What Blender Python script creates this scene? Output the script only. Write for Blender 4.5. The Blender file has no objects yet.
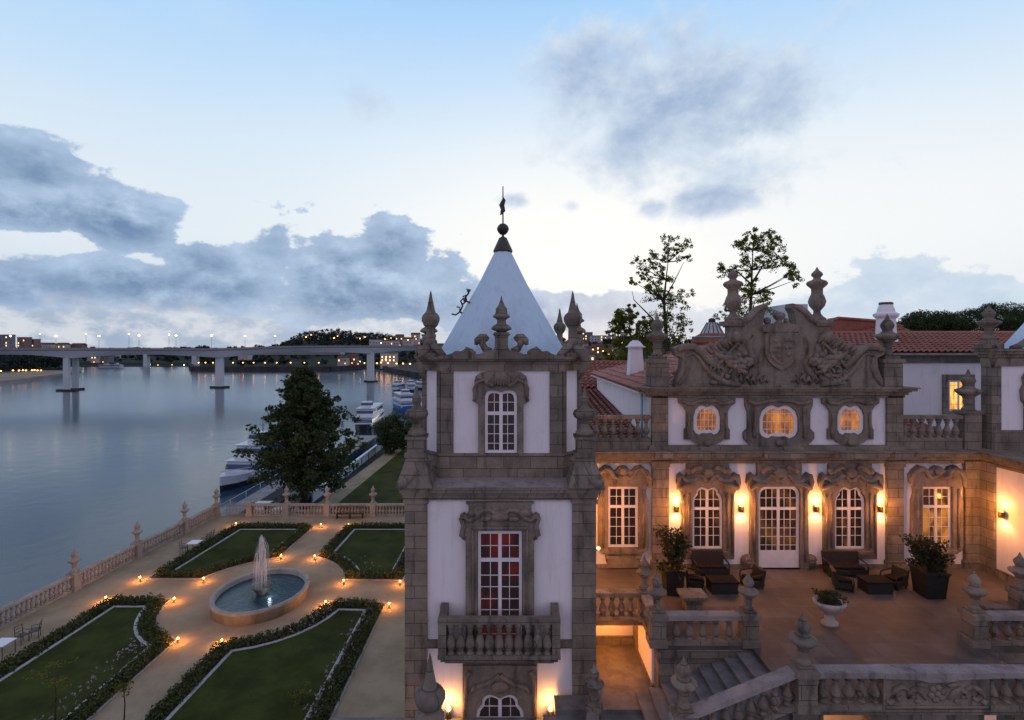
import bpy, math, random
import numpy as np
from mathutils import Vector
from mathutils.geometry import tessellate_polygon

sc = bpy.context.scene
COL = sc.collection
R = math.radians
F = 520.0            # focal length in pixels of the 1024 px wide frame
HX, HY = 512.0, 346.0
ZC = 16.5            # camera height above the garden (garden paths are z = 0)

# ---------------------------------------------------------------- camera
cd = bpy.data.cameras.new('camera')
cam = bpy.data.objects.new('camera', cd)
COL.objects.link(cam)
cam.location = (0, 0, ZC)
cam.rotation_euler = (R(90), 0, 0)
cd.sensor_fit = 'HORIZONTAL'
cd.sensor_width = 36.0
cd.lens = 36.0 * F / 1024.0
cd.shift_y = (346.0 - 360.0) / 1024.0
cd.clip_start = 0.1
cd.clip_end = 9000.0
sc.camera = cam
vs = sc.view_settings
vs.view_transform = 'Standard'
vs.look = 'None'
vs.exposure = 0.0
vs.gamma = 1.0
vs.use_curve_mapping = False

# ---------------------------------------------------------------- node helpers
class NT:
    def __init__(s, nt):
        s.nt = nt
    def node(s, typ, **kw):
        n = s.nt.nodes.new(typ)
        for k, v in kw.items():
            setattr(n, k, v)
        return n
    def link(s, a, b):
        s.nt.links.new(a, b)
    def put(s, sock, v):
        if isinstance(v, bpy.types.NodeSocket):
            s.nt.links.new(v, sock)
        else:
            sock.default_value = v
    def m(s, op, a, b=None, c=None, clamp=False):
        n = s.node('ShaderNodeMath', operation=op, use_clamp=clamp)
        s.put(n.inputs[0], a)
        if b is not None: s.put(n.inputs[1], b)
        if c is not None: s.put(n.inputs[2], c)
        return n.outputs[0]
    def smooth(s, v, lo, hi):
        n = s.node('ShaderNodeMapRange', interpolation_type='SMOOTHSTEP')
        s.put(n.inputs[0], v)
        n.inputs[1].default_value = lo; n.inputs[2].default_value = hi
        n.inputs[3].default_value = 0.0; n.inputs[4].default_value = 1.0
        return n.outputs[0]
    def mix(s, f, a, b, blend='MIX'):
        n = s.node('ShaderNodeMix', data_type='RGBA', blend_type=blend)
        s.put(n.inputs[0], f)
        s.put(n.inputs[6], a if isinstance(a, bpy.types.NodeSocket) else (*a, 1.0))
        s.put(n.inputs[7], b if isinstance(b, bpy.types.NodeSocket) else (*b, 1.0))
        return n.outputs[2]
    def xyz(s, x, y, z):
        n = s.node('ShaderNodeCombineXYZ')
        s.put(n.inputs[0], x); s.put(n.inputs[1], y); s.put(n.inputs[2], z)
        return n.outputs[0]
    def noise(s, vec, scale, detail=4.0, rough=0.55, dist=0.0):
        n = s.node('ShaderNodeTexNoise')
        if vec is not None: s.link(vec, n.inputs['Vector'])
        n.inputs['Scale'].default_value = scale
        n.inputs['Detail'].default_value = detail
        n.inputs['Roughness'].default_value = rough
        n.inputs['Distortion'].default_value = dist
        return n.outputs['Fac']

# ---------------------------------------------------------------- dusk sky
def azel(px, py):
    az = math.atan((px - HX) / F)
    return az, math.atan((HY - py) / F * math.cos(az))

world = bpy.data.worlds.new('World')
sc.world = world
world.use_nodes = True
world.node_tree.nodes.clear()
w = NT(world.node_tree)
SUN_EL, SUN_AZ = R(4.0), R(12.0)         # the sun has just gone behind the palace roofs
tc = w.node('ShaderNodeTexCoord')
sep = w.node('ShaderNodeSeparateXYZ')
w.link(tc.outputs['Generated'], sep.inputs[0])
az = w.m('ARCTAN2', sep.outputs[0], sep.outputs[1])
el = w.m('ARCSINE', w.m('MINIMUM', w.m('MAXIMUM', sep.outputs[2], -1.0), 1.0))
ramp = w.node('ShaderNodeValToRGB')
w.link(w.m('DIVIDE', el, R(90.0), clamp=True), ramp.inputs[0])
cr = ramp.color_ramp
cr.elements[0].position = 0.0; cr.elements[0].color = (0.58, 0.67, 0.82, 1)
cr.elements[1].position = 1.0; cr.elements[1].color = (0.10, 0.20, 0.42, 1)
for p_, c_ in ((0.12, (0.70, 0.84, 0.97)), (0.22, (0.64, 0.83, 1.02)), (0.36, (0.42, 0.70, 1.05)), (0.55, (0.16, 0.32, 0.62))):
    e = cr.elements.new(p_); e.color = (*c_, 1)
def gauss(a0, e0, ra, re):
    da = w.m('DIVIDE', w.m('SUBTRACT', az, a0), ra)
    de = w.m('DIVIDE', w.m('SUBTRACT', el, e0), re)
    return w.m('EXPONENT', w.m('MULTIPLY', w.m('ADD', w.m('MULTIPLY', da, da), w.m('MULTIPLY', de, de)), -1.0))
glow = gauss(R(7), R(11), R(32), R(13))
skyc = w.mix(w.m('MULTIPLY', glow, 1.0, clamp=True), ramp.outputs[0], (1.08, 1.08, 1.05))
glow2 = gauss(R(42), R(11), R(26), R(10))
skyc = w.mix(w.m('MULTIPLY', glow2, 0.75, clamp=True), skyc, (1.02, 1.03, 1.03))
glow3 = gauss(R(-42), R(12), R(16), R(7))
skyc = w.mix(w.m('MULTIPLY', glow3, 0.55, clamp=True), skyc, (0.92, 0.95, 0.98))

def blobs(lst):
    acc = None
    for px, py, rx, ry, wt in lst:
        a0, e0 = azel(px, py)
        ra = rx / F * math.cos(a0) ** 2
        re = ry / F * math.cos(a0)
        g = w.m('MULTIPLY', gauss(a0, e0, ra, re), wt)
        acc = g if acc is None else w.m('MAXIMUM', acc, g)
    return acc
cv = w.xyz(w.m('MULTIPLY', az, 1.0), w.m('MULTIPLY', el, 1.5), 0.37)
n1 = w.noise(cv, 9.0, 10.0, 0.60, 0.05)
cv2 = w.xyz(w.m('ADD', az, 0.006), w.m('MULTIPLY', w.m('ADD', el, 0.022), 1.5), 0.37)
n1b = w.noise(cv2, 9.0, 10.0, 0.60, 0.05)
n2 = w.noise(cv, 16.0, 6.0, 0.6, 0.1)
# the heavy bank over the river and the cumulus to the right
bank = blobs([(30, 192, 130, 56, 1.2), (115, 220, 85, 46, 1.15), (60, 255, 130, 24, .9), (200, 268, 70, 30, 1.05), (-120, 205, 160, 70, 1.1), (0, 158, 60, 26, .95),
              (30, 287, 140, 34, 1.15), (150, 287, 130, 38, 1.15), (265, 255, 42, 34, 1.05), (230, 290, 90, 34, 1.05), (335, 268, 70, 44, 1.1), (395, 262, 70, 46, 1.1), (440, 268, 40, 36, 1.0), (370, 305, 130, 26, 1.1),
              (455, 300, 50, 32, 1.0), (590, 312, 100, 28, 1.1), (660, 330, 100, 22, 1.0), (800, 322, 70, 26, 1.0), (880, 300, 66, 38, 1.1), (925, 285, 50, 34, 1.1), (940, 292, 60, 34, 1.05), (985, 300, 50, 36, 1.0), (1060, 310, 70, 30, .95), (1180, 270, 90, 50, 1.0)])
d1 = w.m('ADD', bank, w.m('MULTIPLY', w.m('SUBTRACT', n1, 0.5), 2.1))
gaps = blobs([(20, 243, 75, 13, .75), (30, 192, 34, 9, .6), (150, 262, 40, 9, .35), (205, 228, 34, 16, .5), (140, 315, 90, 8, .4)])
d1 = w.m('SUBTRACT', d1, gaps)
m1 = w.smooth(d1, 0.44, 0.60)
core = w.smooth(d1, 0.50, 1.25)
emb = w.m('ADD', w.m('MULTIPLY', w.m('SUBTRACT', n1, n1b), 3.6), 0.33, clamp=True)
leftness = w.smooth(az, R(-2), R(24))
dark = w.mix(leftness, (0.15, 0.26, 0.45), (0.46, 0.62, 0.82))
lite = w.mix(leftness, (0.50, 0.65, 0.86), (0.74, 0.84, 0.94))
cc = w.mix(emb, dark, lite)
cc = w.mix(w.m('MULTIPLY', w.m('SUBTRACT', 1.0, core), 0.6), cc, lite)
# pale warm break low over the river
brk = w.m('MULTIPLY', gauss(azel(100, 318)[0], azel(100, 318)[1], R(13), R(1.3)), w.smooth(n2, 0.38, 0.66))
cc = w.mix(w.m('MULTIPLY', brk, 0.85), cc, (0.86, 0.78, 0.74))
veil = w.m('MULTIPLY', w.m('MULTIPLY', gauss(R(-45), R(1.0), R(46), R(4.2)), 0.95, clamp=True), w.smooth(w.m('MULTIPLY', az, -1.0), R(-2), R(8)))
skyc = w.mix(veil, skyc, w.mix(w.smooth(n2, .40, .62), (0.36, 0.46, 0.62), (0.72, 0.76, 0.83)))
# soft high cloud over the palace
high = blobs([(690, 105, 135, 66, 1.15), (590, 85, 65, 56, 1.05), (785, 105, 75, 50, .95), (660, 45, 70, 35, .85), (710, 200, 72, 20, 1.05), (655, 208, 26, 14, .95), (740, 165, 60, 34, .8), (630, 145, 62, 42, 1.0),
              (365, 102, 40, 22, .66), (515, 200, 20, 10, .95), (573, 205, 16, 9, .8), (-200, 60, 150, 40, .7), (1200, 120, 150, 40, .7)])
cv3 = w.xyz(w.m('MULTIPLY', az, 1.0), w.m('MULTIPLY', el, 1.25), 2.1)
n3 = w.noise(cv3, 10.0, 9.0, 0.62, 0.15)
d2 = w.m('ADD', high, w.m('MULTIPLY', w.m('SUBTRACT', n3, 0.5), 2.0))
m2 = w.m('MULTIPLY', w.smooth(d2, 0.26, 0.95), 0.92)
n3b = w.noise(w.xyz(w.m('ADD', az, .004), w.m('MULTIPLY', w.m('ADD', el, 0.026), 1.25), 2.1), 10.0, 9.0, 0.62, 0.15)
hsh = w.m('ADD', w.m('MULTIPLY', w.m('SUBTRACT', n3b, n3), 2.6), w.m('ADD', w.m('MULTIPLY', w.smooth(d2, 0.4, 1.3), .55), .2), clamp=True)
hc = w.mix(hsh, (0.70, 0.81, 0.94), (0.36, 0.49, 0.71))
skyc = w.mix(m2, skyc, hc)
skyc = w.mix(w.m('MULTIPLY', m1, 0.97), skyc, cc)
# thin wisps everywhere
n4 = w.noise(w.xyz(w.m('MULTIPLY', az, 1.0), w.m('MULTIPLY', el, 3.2), 5.0), 4.0, 6.0, 0.6, 0.3)
skyc = w.mix(w.m('MULTIPLY', w.smooth(n4, 0.5, 0.8), 0.16), skyc, (0.85, 0.88, 0.93))
# half of the sky behind the camera: unseen, an even pale dusk brightened to light the facades
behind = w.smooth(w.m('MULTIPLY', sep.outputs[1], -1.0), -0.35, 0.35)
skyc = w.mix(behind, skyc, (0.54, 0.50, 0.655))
nish = w.node('ShaderNodeTexSky', sky_type='NISHITA', sun_disc=False)
nish.sun_elevation = SUN_EL
nish.sun_rotation = SUN_AZ
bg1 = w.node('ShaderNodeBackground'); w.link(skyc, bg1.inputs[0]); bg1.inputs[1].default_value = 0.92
bg2 = w.node('ShaderNodeBackground'); w.link(nish.outputs[0], bg2.inputs[0]); bg2.inputs[1].default_value = 0.004
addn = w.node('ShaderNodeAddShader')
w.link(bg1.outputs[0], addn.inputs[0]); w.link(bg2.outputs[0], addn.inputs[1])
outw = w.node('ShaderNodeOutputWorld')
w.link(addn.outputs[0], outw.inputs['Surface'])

sd = bpy.data.lights.new('sun', 'SUN')
sd.energy = 0.25
sd.angle = R(12)
sd.color = (1.0, 0.86, 0.72)
sun = bpy.data.objects.new('sun', sd)
COL.objects.link(sun)
# light comes from azimuth SUN_AZ (towards +Y, a little to the right), elevation SUN_EL
sun.rotation_euler = (R(90) - SUN_EL, 0, math.pi - SUN_AZ)

# ---------------------------------------------------------------- materials
def new_mat(name):
    m = bpy.data.materials.new(name)
    m.use_nodes = True
    t = NT(m.node_tree)
    b = m.node_tree.nodes['Principled BSDF']
    return m, t, b
def simple(name, c1, c2=None, scale=3.0, rough=0.8, bump=0.0, bscale=None, metal=0.0, lo=0.35, hi=0.65, detail=5.0, stretch=None, coat=0.0, spec=None):
    m, t, b = new_mat(name)
    pos = t.node('ShaderNodeNewGeometry').outputs['Position']
    if stretch:
        mp = t.node('ShaderNodeMapping'); mp.inputs['Scale'].default_value = stretch
        t.link(pos, mp.inputs[0]); pos = mp.outputs[0]
    n = t.noise(pos, scale, detail, 0.6)
    t.put(b.inputs['Base Color'], t.mix(t.smooth(n, lo, hi), c1, c2 or c1))
    b.inputs['Roughness'].default_value = rough
    b.inputs['Metallic'].default_value = metal
    if spec is None and rough > .8: spec = .12
    if spec is not None: b.inputs['Specular IOR Level'].default_value = spec
    if coat: b.inputs['Coat Weight'].default_value = coat
    if bump:
        bn = t.node('ShaderNodeBump'); bn.inputs['Strength'].default_value = bump; bn.inputs['Distance'].default_value = 0.05
        t.link(t.noise(pos, bscale or scale * 4, 4.0, 0.6), bn.inputs['Height'])
        t.link(bn.outputs[0], b.inputs['Normal'])
    return m
def stone_mat(name, c1, c2, joint=0.8, bw=0.95, bh=0.42, stain=0.6, bump=0.5):
    m, t, b = new_mat(name)
    pos = t.node('ShaderNodeNewGeometry').outputs['Position']
    sp = t.node('ShaderNodeSeparateXYZ'); t.link(pos, sp.inputs[0])
    vec = t.xyz(t.m('ADD', sp.outputs[0], sp.outputs[1]), sp.outputs[2], 0.0)
    br = t.node('ShaderNodeTexBrick')
    t.link(vec, br.inputs['Vector'])
    br.inputs['Scale'].default_value = 1.0
    br.inputs['Brick Width'].default_value = bw; br.inputs['Row Height'].default_value = bh
    br.inputs['Mortar Size'].default_value = 0.018; br.inputs['Mortar Smooth'].default_value = 0.4
    br.inputs['Color1'].default_value = (0.72, 0.72, 0.72, 1); br.inputs['Color2'].default_value = (1.12, 1.1, 1.06, 1)
    br.inputs['Mortar'].default_value = (0.34, 0.32, 0.30, 1)
    n = t.noise(pos, 1.3, 6.0, 0.65)
    col = t.mix(t.smooth(n, 0.32, 0.68), c1, c2)
    n2 = t.noise(pos, 22.0, 4.0, 0.7)
    col = t.mix(t.m('MULTIPLY', t.smooth(n2, 0.45, 0.75), 0.35), col, tuple(x * 1.5 for x in c2))
    # lichen and rain streaks, long in z
    n3 = t.noise(t.xyz(t.m('MULTIPLY', sp.outputs[0], 3.0), t.m('MULTIPLY', sp.outputs[1], 3.0), t.m('MULTIPLY', sp.outputs[2], 0.6)), 1.0, 5.0, 0.6)
    col = t.mix(t.m('MULTIPLY', t.smooth(n3, 0.5, 0.72), stain), col, (0.045, 0.045, 0.04))
    if joint:
        col = t.mix(joint, col, br.outputs['Color'], 'MULTIPLY')
    t.put(b.inputs['Base Color'], col)
    b.inputs['Roughness'].default_value = 0.9
    b.inputs['Specular IOR Level'].default_value = 0.25
    bn = t.node('ShaderNodeBump'); bn.inputs['Strength'].default_value = bump; bn.inputs['Distance'].default_value = 0.04
    t.link(t.noise(pos, 9.0, 6.0, 0.65), bn.inputs['Height'])
    t.link(bn.outputs[0], b.inputs['Normal'])
    return m
def leaf_mat(name, c1, c2, trans=0.25):
    m, t, b = new_mat(name)
    g = t.node('ShaderNodeNewGeometry')
    ob = g.outputs['Random Per Island']
    n = t.noise(g.outputs['Position'], 0.9, 3.0)
    f = t.m('ADD', t.m('MULTIPLY', ob, 0.6), t.m('MULTIPLY', t.smooth(n, .35, .65), 0.4), clamp=True)
    col = t.mix(f, c1, c2)
    t.put(b.inputs['Base Color'], col)
    b.inputs['Roughness'].default_value = 0.6
    b.inputs['Specular IOR Level'].default_value = 0.25
    tr = t.node('ShaderNodeBsdfTranslucent')
    t.put(tr.inputs[0], t.mix(0.5, col, (c2[0] * 1.6, c2[1] * 1.5, c2[2] * .6)))
    mx = t.node('ShaderNodeMixShader'); mx.inputs[0].default_value = trans
    t.link(b.outputs[0], mx.inputs[1]); t.link(tr.outputs[0], mx.inputs[2])
    t.link(mx.outputs[0], m.node_tree.nodes['Material Output'].inputs[0])
    return m
def emit_mat(name, col, s):
    m, t, b = new_mat(name)
    b.inputs['Base Color'].default_value = (*col, 1)
    b.inputs['Emission Color'].default_value = (*col, 1)
    b.inputs['Emission Strength'].default_value = s
    return m
def pane_mat(name, dark, lit, lo, hi, s, scale=(1.6, 1.6, 1.1), seed=0.0):
    m, t, b = new_mat(name)
    pos = t.node('ShaderNodeNewGeometry').outputs['Position']
    mp = t.node('ShaderNodeMapping'); mp.inputs['Scale'].default_value = scale
    mp.inputs['Location'].default_value = (seed, seed, seed)
    t.link(pos, mp.inputs[0])
    n = t.noise(mp.outputs[0], 1.0, 3.0, 0.6)
    f = t.smooth(n, lo, hi)
    b.inputs['Base Color'].default_value = (0.012, 0.012, 0.014, 1)
    b.inputs['Roughness'].default_value = 0.08
    b.inputs['Specular IOR Level'].default_value = 0.25
    t.put(b.inputs['Emission Color'], t.mix(f, dark, lit))
    b.inputs['Emission Strength'].default_value = s
    return m
def tile_mat(name, c1, c2):
    m, t, b = new_mat(name)
    pos = t.node('ShaderNodeNewGeometry').outputs['Position']
    g = t.node('ShaderNodeNewGeometry')
    n = t.noise(pos, 0.8, 5.0, 0.65)
    n2 = t.noise(pos, 5.0, 3.0, 0.7)
    f = t.m('ADD', t.m('MULTIPLY', t.smooth(n, .35, .65), .45), t.m('MULTIPLY', g.outputs['Random Per Island'], .55), clamp=True)
    col = t.mix(f, c1, c2)
    col = t.mix(t.m('MULTIPLY', t.smooth(n2, .55, .75), .45), col, (0.05, 0.045, 0.035))
    t.put(b.inputs['Base Color'], col)
    b.inputs['Roughness'].default_value = 0.85
    return m
def paving_mat(name, c1, c2, bw, bh, rot=0.0, joint=(0.35, 0.33, 0.3)):
    m, t, b = new_mat(name)
    pos = t.node('ShaderNodeNewGeometry').outputs['Position']
    mp = t.node('ShaderNodeMapping'); mp.inputs['Rotation'].default_value = (0, 0, rot)
    t.link(pos, mp.inputs[0])
    br = t.node('ShaderNodeTexBrick'); t.link(mp.outputs[0], br.inputs['Vector'])
    br.inputs['Scale'].default_value = 1.0
    br.inputs['Brick Width'].default_value = bw; br.inputs['Row Height'].default_value = bh
    br.inputs['Mortar Size'].default_value = 0.012; br.inputs['Mortar Smooth'].default_value = 0.4
    br.inputs['Color1'].default_value = (0.75, 0.75, 0.76, 1); br.inputs['Color2'].default_value = (1.15, 1.12, 1.08, 1)
    br.inputs['Mortar'].default_value = (*joint, 1)
    n = t.noise(pos, 1.1, 6.0, 0.65)
    col = t.mix(t.smooth(n, .33, .67), c1, c2)
    n3 = t.noise(pos, 0.35, 5.0, 0.6)
    col = t.mix(t.m('MULTIPLY', t.smooth(n3, .5, .7), .45), col, tuple(x * .45 for x in c1))
    col = t.mix(0.85, col, br.outputs['Color'], 'MULTIPLY')
    t.put(b.inputs['Base Color'], col)
    t.put(b.inputs['Roughness'], t.m('ADD', t.m('MULTIPLY', n, 0.5), 0.32))
    bn = t.node('ShaderNodeBump'); bn.inputs['Strength'].default_value = 0.25; bn.inputs['Distance'].default_value = 0.03
    t.link(t.noise(pos, 7.0, 5.0, .6), bn.inputs['Height'])
    t.link(bn.outputs[0], b.inputs['Normal'])
    return m

def grainy(name, c1, c2, *_a, **_k):
    m, t, b = new_mat(name)
    pos = t.node('ShaderNodeNewGeometry').outputs['Position']
    n = t.noise(pos, .45, 7.0, .65)
    col = t.mix(t.smooth(n, .35, .65), c1, c2)
    g = t.noise(pos, 26.0, 3.0, .8)
    col = t.mix(t.m('MULTIPLY', t.smooth(g, .5, .7), .5), col, tuple(x * .55 for x in c1))
    g2 = t.noise(pos, 3.5, 6.0, .7)
    col = t.mix(t.m('MULTIPLY', t.smooth(g2, .55, .78), .5), col, tuple(x * .62 for x in c1))
    t.put(b.inputs['Base Color'], col)
    b.inputs['Roughness'].default_value = .95; b.inputs['Specular IOR Level'].default_value = .1
    bn = t.node('ShaderNodeBump'); bn.inputs['Strength'].default_value = .5; bn.inputs['Distance'].default_value = .03
    t.link(t.noise(pos, 18.0, 4.0, .7), bn.inputs['Height']); t.link(bn.outputs[0], b.inputs['Normal'])
    return m

M = {}
M['stone'] = stone_mat('granite', (0.175, 0.148, 0.118), (0.275, 0.235, 0.19))
M['stone_dark'] = stone_mat('weathered granite', (0.15, 0.131, 0.108), (0.235, 0.206, 0.172), stain=.75)
M['carved'] = stone_mat('carved granite', (0.15, 0.127, 0.102), (0.27, 0.226, 0.18), joint=0.0, stain=.7, bump=1.0)
M['garden_stone'] = stone_mat('pinkish garden granite', (0.265, 0.243, 0.215), (0.37, 0.34, 0.30), joint=0.0, stain=.35)
M['rail_stone'] = stone_mat('pale worn granite', (0.22, 0.20, 0.19), (0.33, 0.30, 0.29), joint=0.15, bw=1.6, bh=3.0, stain=.5)
def plaster_mat(name, c, dirty):
    m, t, b = new_mat(name)
    pos = t.node('ShaderNodeNewGeometry').outputs['Position']
    sp = t.node('ShaderNodeSeparateXYZ'); t.link(pos, sp.inputs[0])
    st = t.noise(t.xyz(t.m('MULTIPLY', sp.outputs[0], 5.0), t.m('MULTIPLY', sp.outputs[1], 5.0), t.m('MULTIPLY', sp.outputs[2], .45)), 1.0, 6.0, .65)
    pa = t.noise(pos, 0.7, 6.0, .65)
    col = t.mix(t.m('MULTIPLY', t.smooth(st, .48, .8), .55), c, dirty)
    col = t.mix(t.m('MULTIPLY', t.smooth(pa, .5, .75), .5), col, dirty)
    col = t.mix(t.m('MULTIPLY', t.smooth(t.noise(pos, 14.0, 4.0, .7), .58, .8), .25), col, tuple(x * .8 for x in dirty))
    t.put(b.inputs['Base Color'], col)
    b.inputs['Roughness'].default_value = .9; b.inputs['Specular IOR Level'].default_value = .15
    bn = t.node('ShaderNodeBump'); bn.inputs['Strength'].default_value = .2; bn.inputs['Distance'].default_value = .03
    t.link(t.noise(pos, 6.0, 6.0, .7), bn.inputs['Height']); t.link(bn.outputs[0], b.inputs['Normal'])
    return m
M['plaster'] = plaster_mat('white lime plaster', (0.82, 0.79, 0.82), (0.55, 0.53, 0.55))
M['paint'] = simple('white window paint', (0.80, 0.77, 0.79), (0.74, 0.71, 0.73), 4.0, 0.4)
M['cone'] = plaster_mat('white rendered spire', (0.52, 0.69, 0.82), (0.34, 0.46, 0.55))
M['lead'] = simple('dark lead', (0.035, 0.033, 0.03), (0.06, 0.055, 0.05), 5.0, 0.5, 0.2)
M['iron'] = simple('dark wrought iron', (0.02, 0.02, 0.02), (0.035, 0.03, 0.028), 12.0, 0.5)
M['tile'] = tile_mat('clay roof tiles', (0.25, 0.082, 0.055), (0.40, 0.150, 0.105))
M['tile_old'] = tile_mat('faded clay tiles', (0.32, 0.145, 0.11), (0.45, 0.23, 0.175))
M['pane_dark'] = pane_mat('dim window glass', (0.010, 0.006, 0.004), (0.16, 0.055, 0.010), .48, .76, 1.0, (1.3, 1.3, .9), 3.0)
M['pane_red'] = pane_mat('window glass with red curtain behind', (0.012, 0.006, 0.006), (0.075, 0.006, 0.004), .42, .66, 1.0, (1.1, 1.1, .7), 8.0)
M['pane_black'] = pane_mat('dark window glass', (0.010, 0.006, 0.006), (0.04, 0.012, 0.008), .5, .75, 1.0)
M['pane_amber'] = pane_mat('amber lit glass', (0.17, 0.042, 0.003), (0.75, 0.24, 0.018), .38, .76, 1.0, (1.8, 1.8, 1.0), 5.0)
M['pane_bright'] = pane_mat('bright lit glass', (0.9, 0.36, 0.045), (1.7, 0.85, 0.16), .35, .6, 1.0, (2.5, 2.5, .8), 2.0)
M['pane_warm'] = pane_mat('warm lit glass', (0.04, 0.012, 0.003), (0.55, 0.19, 0.025), .42, .64, 1.0, (1.5, 1.5, .8), 11.0)
M['paving'] = paving_mat('terrace slabs', (0.078, 0.066, 0.058), (0.135, 0.115, 0.102), 1.5, 0.8, R(0), (0.55, 0.52, 0.5))
M['step'] = simple('worn granite steps', (0.12, 0.115, 0.115), (0.185, 0.175, 0.17), 2.2, 0.8, 0.25, 9.0)
M['sand'] = grainy('sandy garden path', (0.28, 0.218, 0.138), (0.38, 0.30, 0.195), 0.9, 0.95, 0.2, 14.0, detail=8.0)
M['lawn'] = grainy('mown lawn', (0.029, 0.036, 0.007), (0.058, 0.066, 0.014))
M['gravel'] = simple('white gravel', (0.55, 0.53, 0.50), (0.36, 0.35, 0.33), 9.0, 0.9, 0.4, 30.0)
M['hedge'] = leaf_mat('clipped hedge leaves', (0.034, 0.046, 0.012), (0.085, 0.098, 0.028), .15)
M['leaf'] = leaf_mat('dark tree leaves', (0.018, 0.034, 0.012), (0.066, 0.096, 0.034), .25)
M['leaf_olive'] = leaf_mat('olive green leaves', (0.040, 0.066, 0.012), (0.170, 0.180, 0.030), .55)
M['leaf_pot'] = leaf_mat('glossy pot plant leaves', (0.014, 0.022, 0.010), (0.055, 0.060, 0.020), .2)
M['leaf_far'] = leaf_mat('far woods', (0.012, 0.022, 0.018), (0.030, 0.045, 0.034), .05)
M['petal'] = simple('pale petals', (0.36, 0.32, 0.36), (0.24, 0.20, 0.25), 9.0, .8)
M['bark'] = simple('bark', (0.045, 0.036, 0.026), (0.09, 0.075, 0.06), 6.0, .95, .6, 14.0)
M['wicker'] = simple('dark woven wicker', (0.012, 0.010, 0.009), (0.028, 0.023, 0.020), 30.0, .6, .5, 60.0)
M['cushion'] = simple('dark cushion cloth', (0.016, 0.012, 0.010), (0.024, 0.018, 0.015), 8.0, .9)
M['planter'] = simple('black planter', (0.012, 0.011, 0.010), (0.022, 0.02, 0.018), 5.0, .55)
M['bowl'] = stone_mat('pale stone planter', (0.36, 0.33, 0.30), (0.48, 0.44, 0.40), joint=0.0, stain=.3)
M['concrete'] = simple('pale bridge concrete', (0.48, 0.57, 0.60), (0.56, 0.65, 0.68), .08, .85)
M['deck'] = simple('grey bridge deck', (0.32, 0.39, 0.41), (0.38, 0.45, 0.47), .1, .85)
M['boat_white'] = simple('white boat paint', (0.56, 0.63, 0.68), (0.46, 0.53, 0.59), 1.5, .3)
M['boat_blue'] = simple('blue boat paint', (0.02, 0.10, 0.38), (0.03, 0.14, 0.45), 1.5, .35)
M['boat_dark'] = simple('dark hull paint', (0.012, 0.016, 0.028), (0.02, 0.026, 0.04), 1.5, .4)
M['glass_blue'] = simple('dark blue tinted glass', (0.012, 0.05, 0.12), (0.02, 0.07, 0.16), 1.0, .08)
M['glass_lit'] = emit_mat('lit cabin glass', (0.35, 0.75, 1.0), .7)
M['teal'] = simple('blue panel', (0.25, 0.40, 0.48), (0.32, 0.48, 0.55), 1.0, .6)
M['quay'] = simple('grey quay', (0.24, 0.235, 0.23), (0.33, 0.32, 0.31), .7, .9, .1, 6.0)
M['beach'] = simple('river sand', (0.34, 0.27, 0.21), (0.26, 0.21, 0.17), .06, .95)
M['hill'] = simple('wooded slope', (0.016, 0.026, 0.018), (0.035, 0.045, 0.03), .02, .95)
M['bank'] = simple('stone embankment', (0.04, 0.04, 0.042), (0.07, 0.068, 0.066), .15, .9)
M['house_white'] = simple('pale house wall', (0.48, 0.47, 0.47), (0.40, 0.38, 0.37), .2, .9)
M['house_grey'] = simple('grey house wall', (0.22, 0.22, 0.24), (0.17, 0.17, 0.19), .2, .9)
M['house_pink'] = simple('brownish house wall', (0.24, 0.17, 0.15), (0.19, 0.14, 0.125), .2, .9)
M['house_roof'] = simple('far clay roof', (0.17, 0.075, 0.055), (0.12, 0.06, 0.05), .3, .9)
M['lamp_orange'] = emit_mat('sodium lamp', (1.0, 0.36, 0.06), 8.0)
M['lamp_white'] = emit_mat('pale lamp', (1.0, 0.80, 0.52), 14.0)
M['lamp_red'] = emit_mat('reddish lamp', (1.0, 0.28, 0.08), 30.0)
M['bulb'] = emit_mat('warm bulb', (1.0, 0.54, 0.13), 7.0)
M['win_far'] = emit_mat('far lit window', (1.0, 0.62, 0.25), 2.2)
M['bronze'] = simple('bronze lamp housing', (0.10, 0.07, 0.04), (0.07, 0.05, 0.03), 8.0, .5, metal=.6)
M['water_pool'] = None
M['glass_roof'] = simple('grey glazed lantern', (0.62, 0.66, 0.64), (0.50, 0.55, 0.54), 2.0, .5)

def water_mat(name, deep, rough, sc1, st):
    m, t, b = new_mat(name)
    pos = t.node('ShaderNodeNewGeometry').outputs['Position']
    b.inputs['Base Color'].default_value = (*deep, 1)
    b.inputs['IOR'].default_value = 1.33
    b.inputs['Roughness'].default_value = rough
    n = t.noise(pos, sc1, 5.0, 0.6)
    n2 = t.noise(pos, sc1 * 0.12, 3.0, 0.5)
    bn = t.node('ShaderNodeBump'); bn.inputs['Strength'].default_value = st; bn.inputs['Distance'].default_value = 0.25
    t.link(t.m('ADD', n, t.m('MULTIPLY', n2, 1.6)), bn.inputs['Height'])
    t.link(bn.outputs[0], b.inputs['Normal'])
    return m
M['water'] = water_mat('river water', (0.022, 0.048, 0.085), 0.13, 0.50, 0.16)
M['water_pool'] = water_mat('pool water', (0.030, 0.055, 0.068), 0.10, 3.5, 0.22)
mj, tj, bj = new_mat('falling water')
bj.inputs['Base Color'].default_value = (0.9, 0.9, 0.92, 1); bj.inputs['Roughness'].default_value = .5
trj = tj.node('ShaderNodeBsdfTransparent'); mxj = tj.node('ShaderNodeMixShader')
gj = tj.node('ShaderNodeNewGeometry')
mpj = tj.node('ShaderNodeMapping'); mpj.inputs['Scale'].default_value = (9, 9, .7); tj.link(gj.outputs['Position'], mpj.inputs[0])
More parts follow.
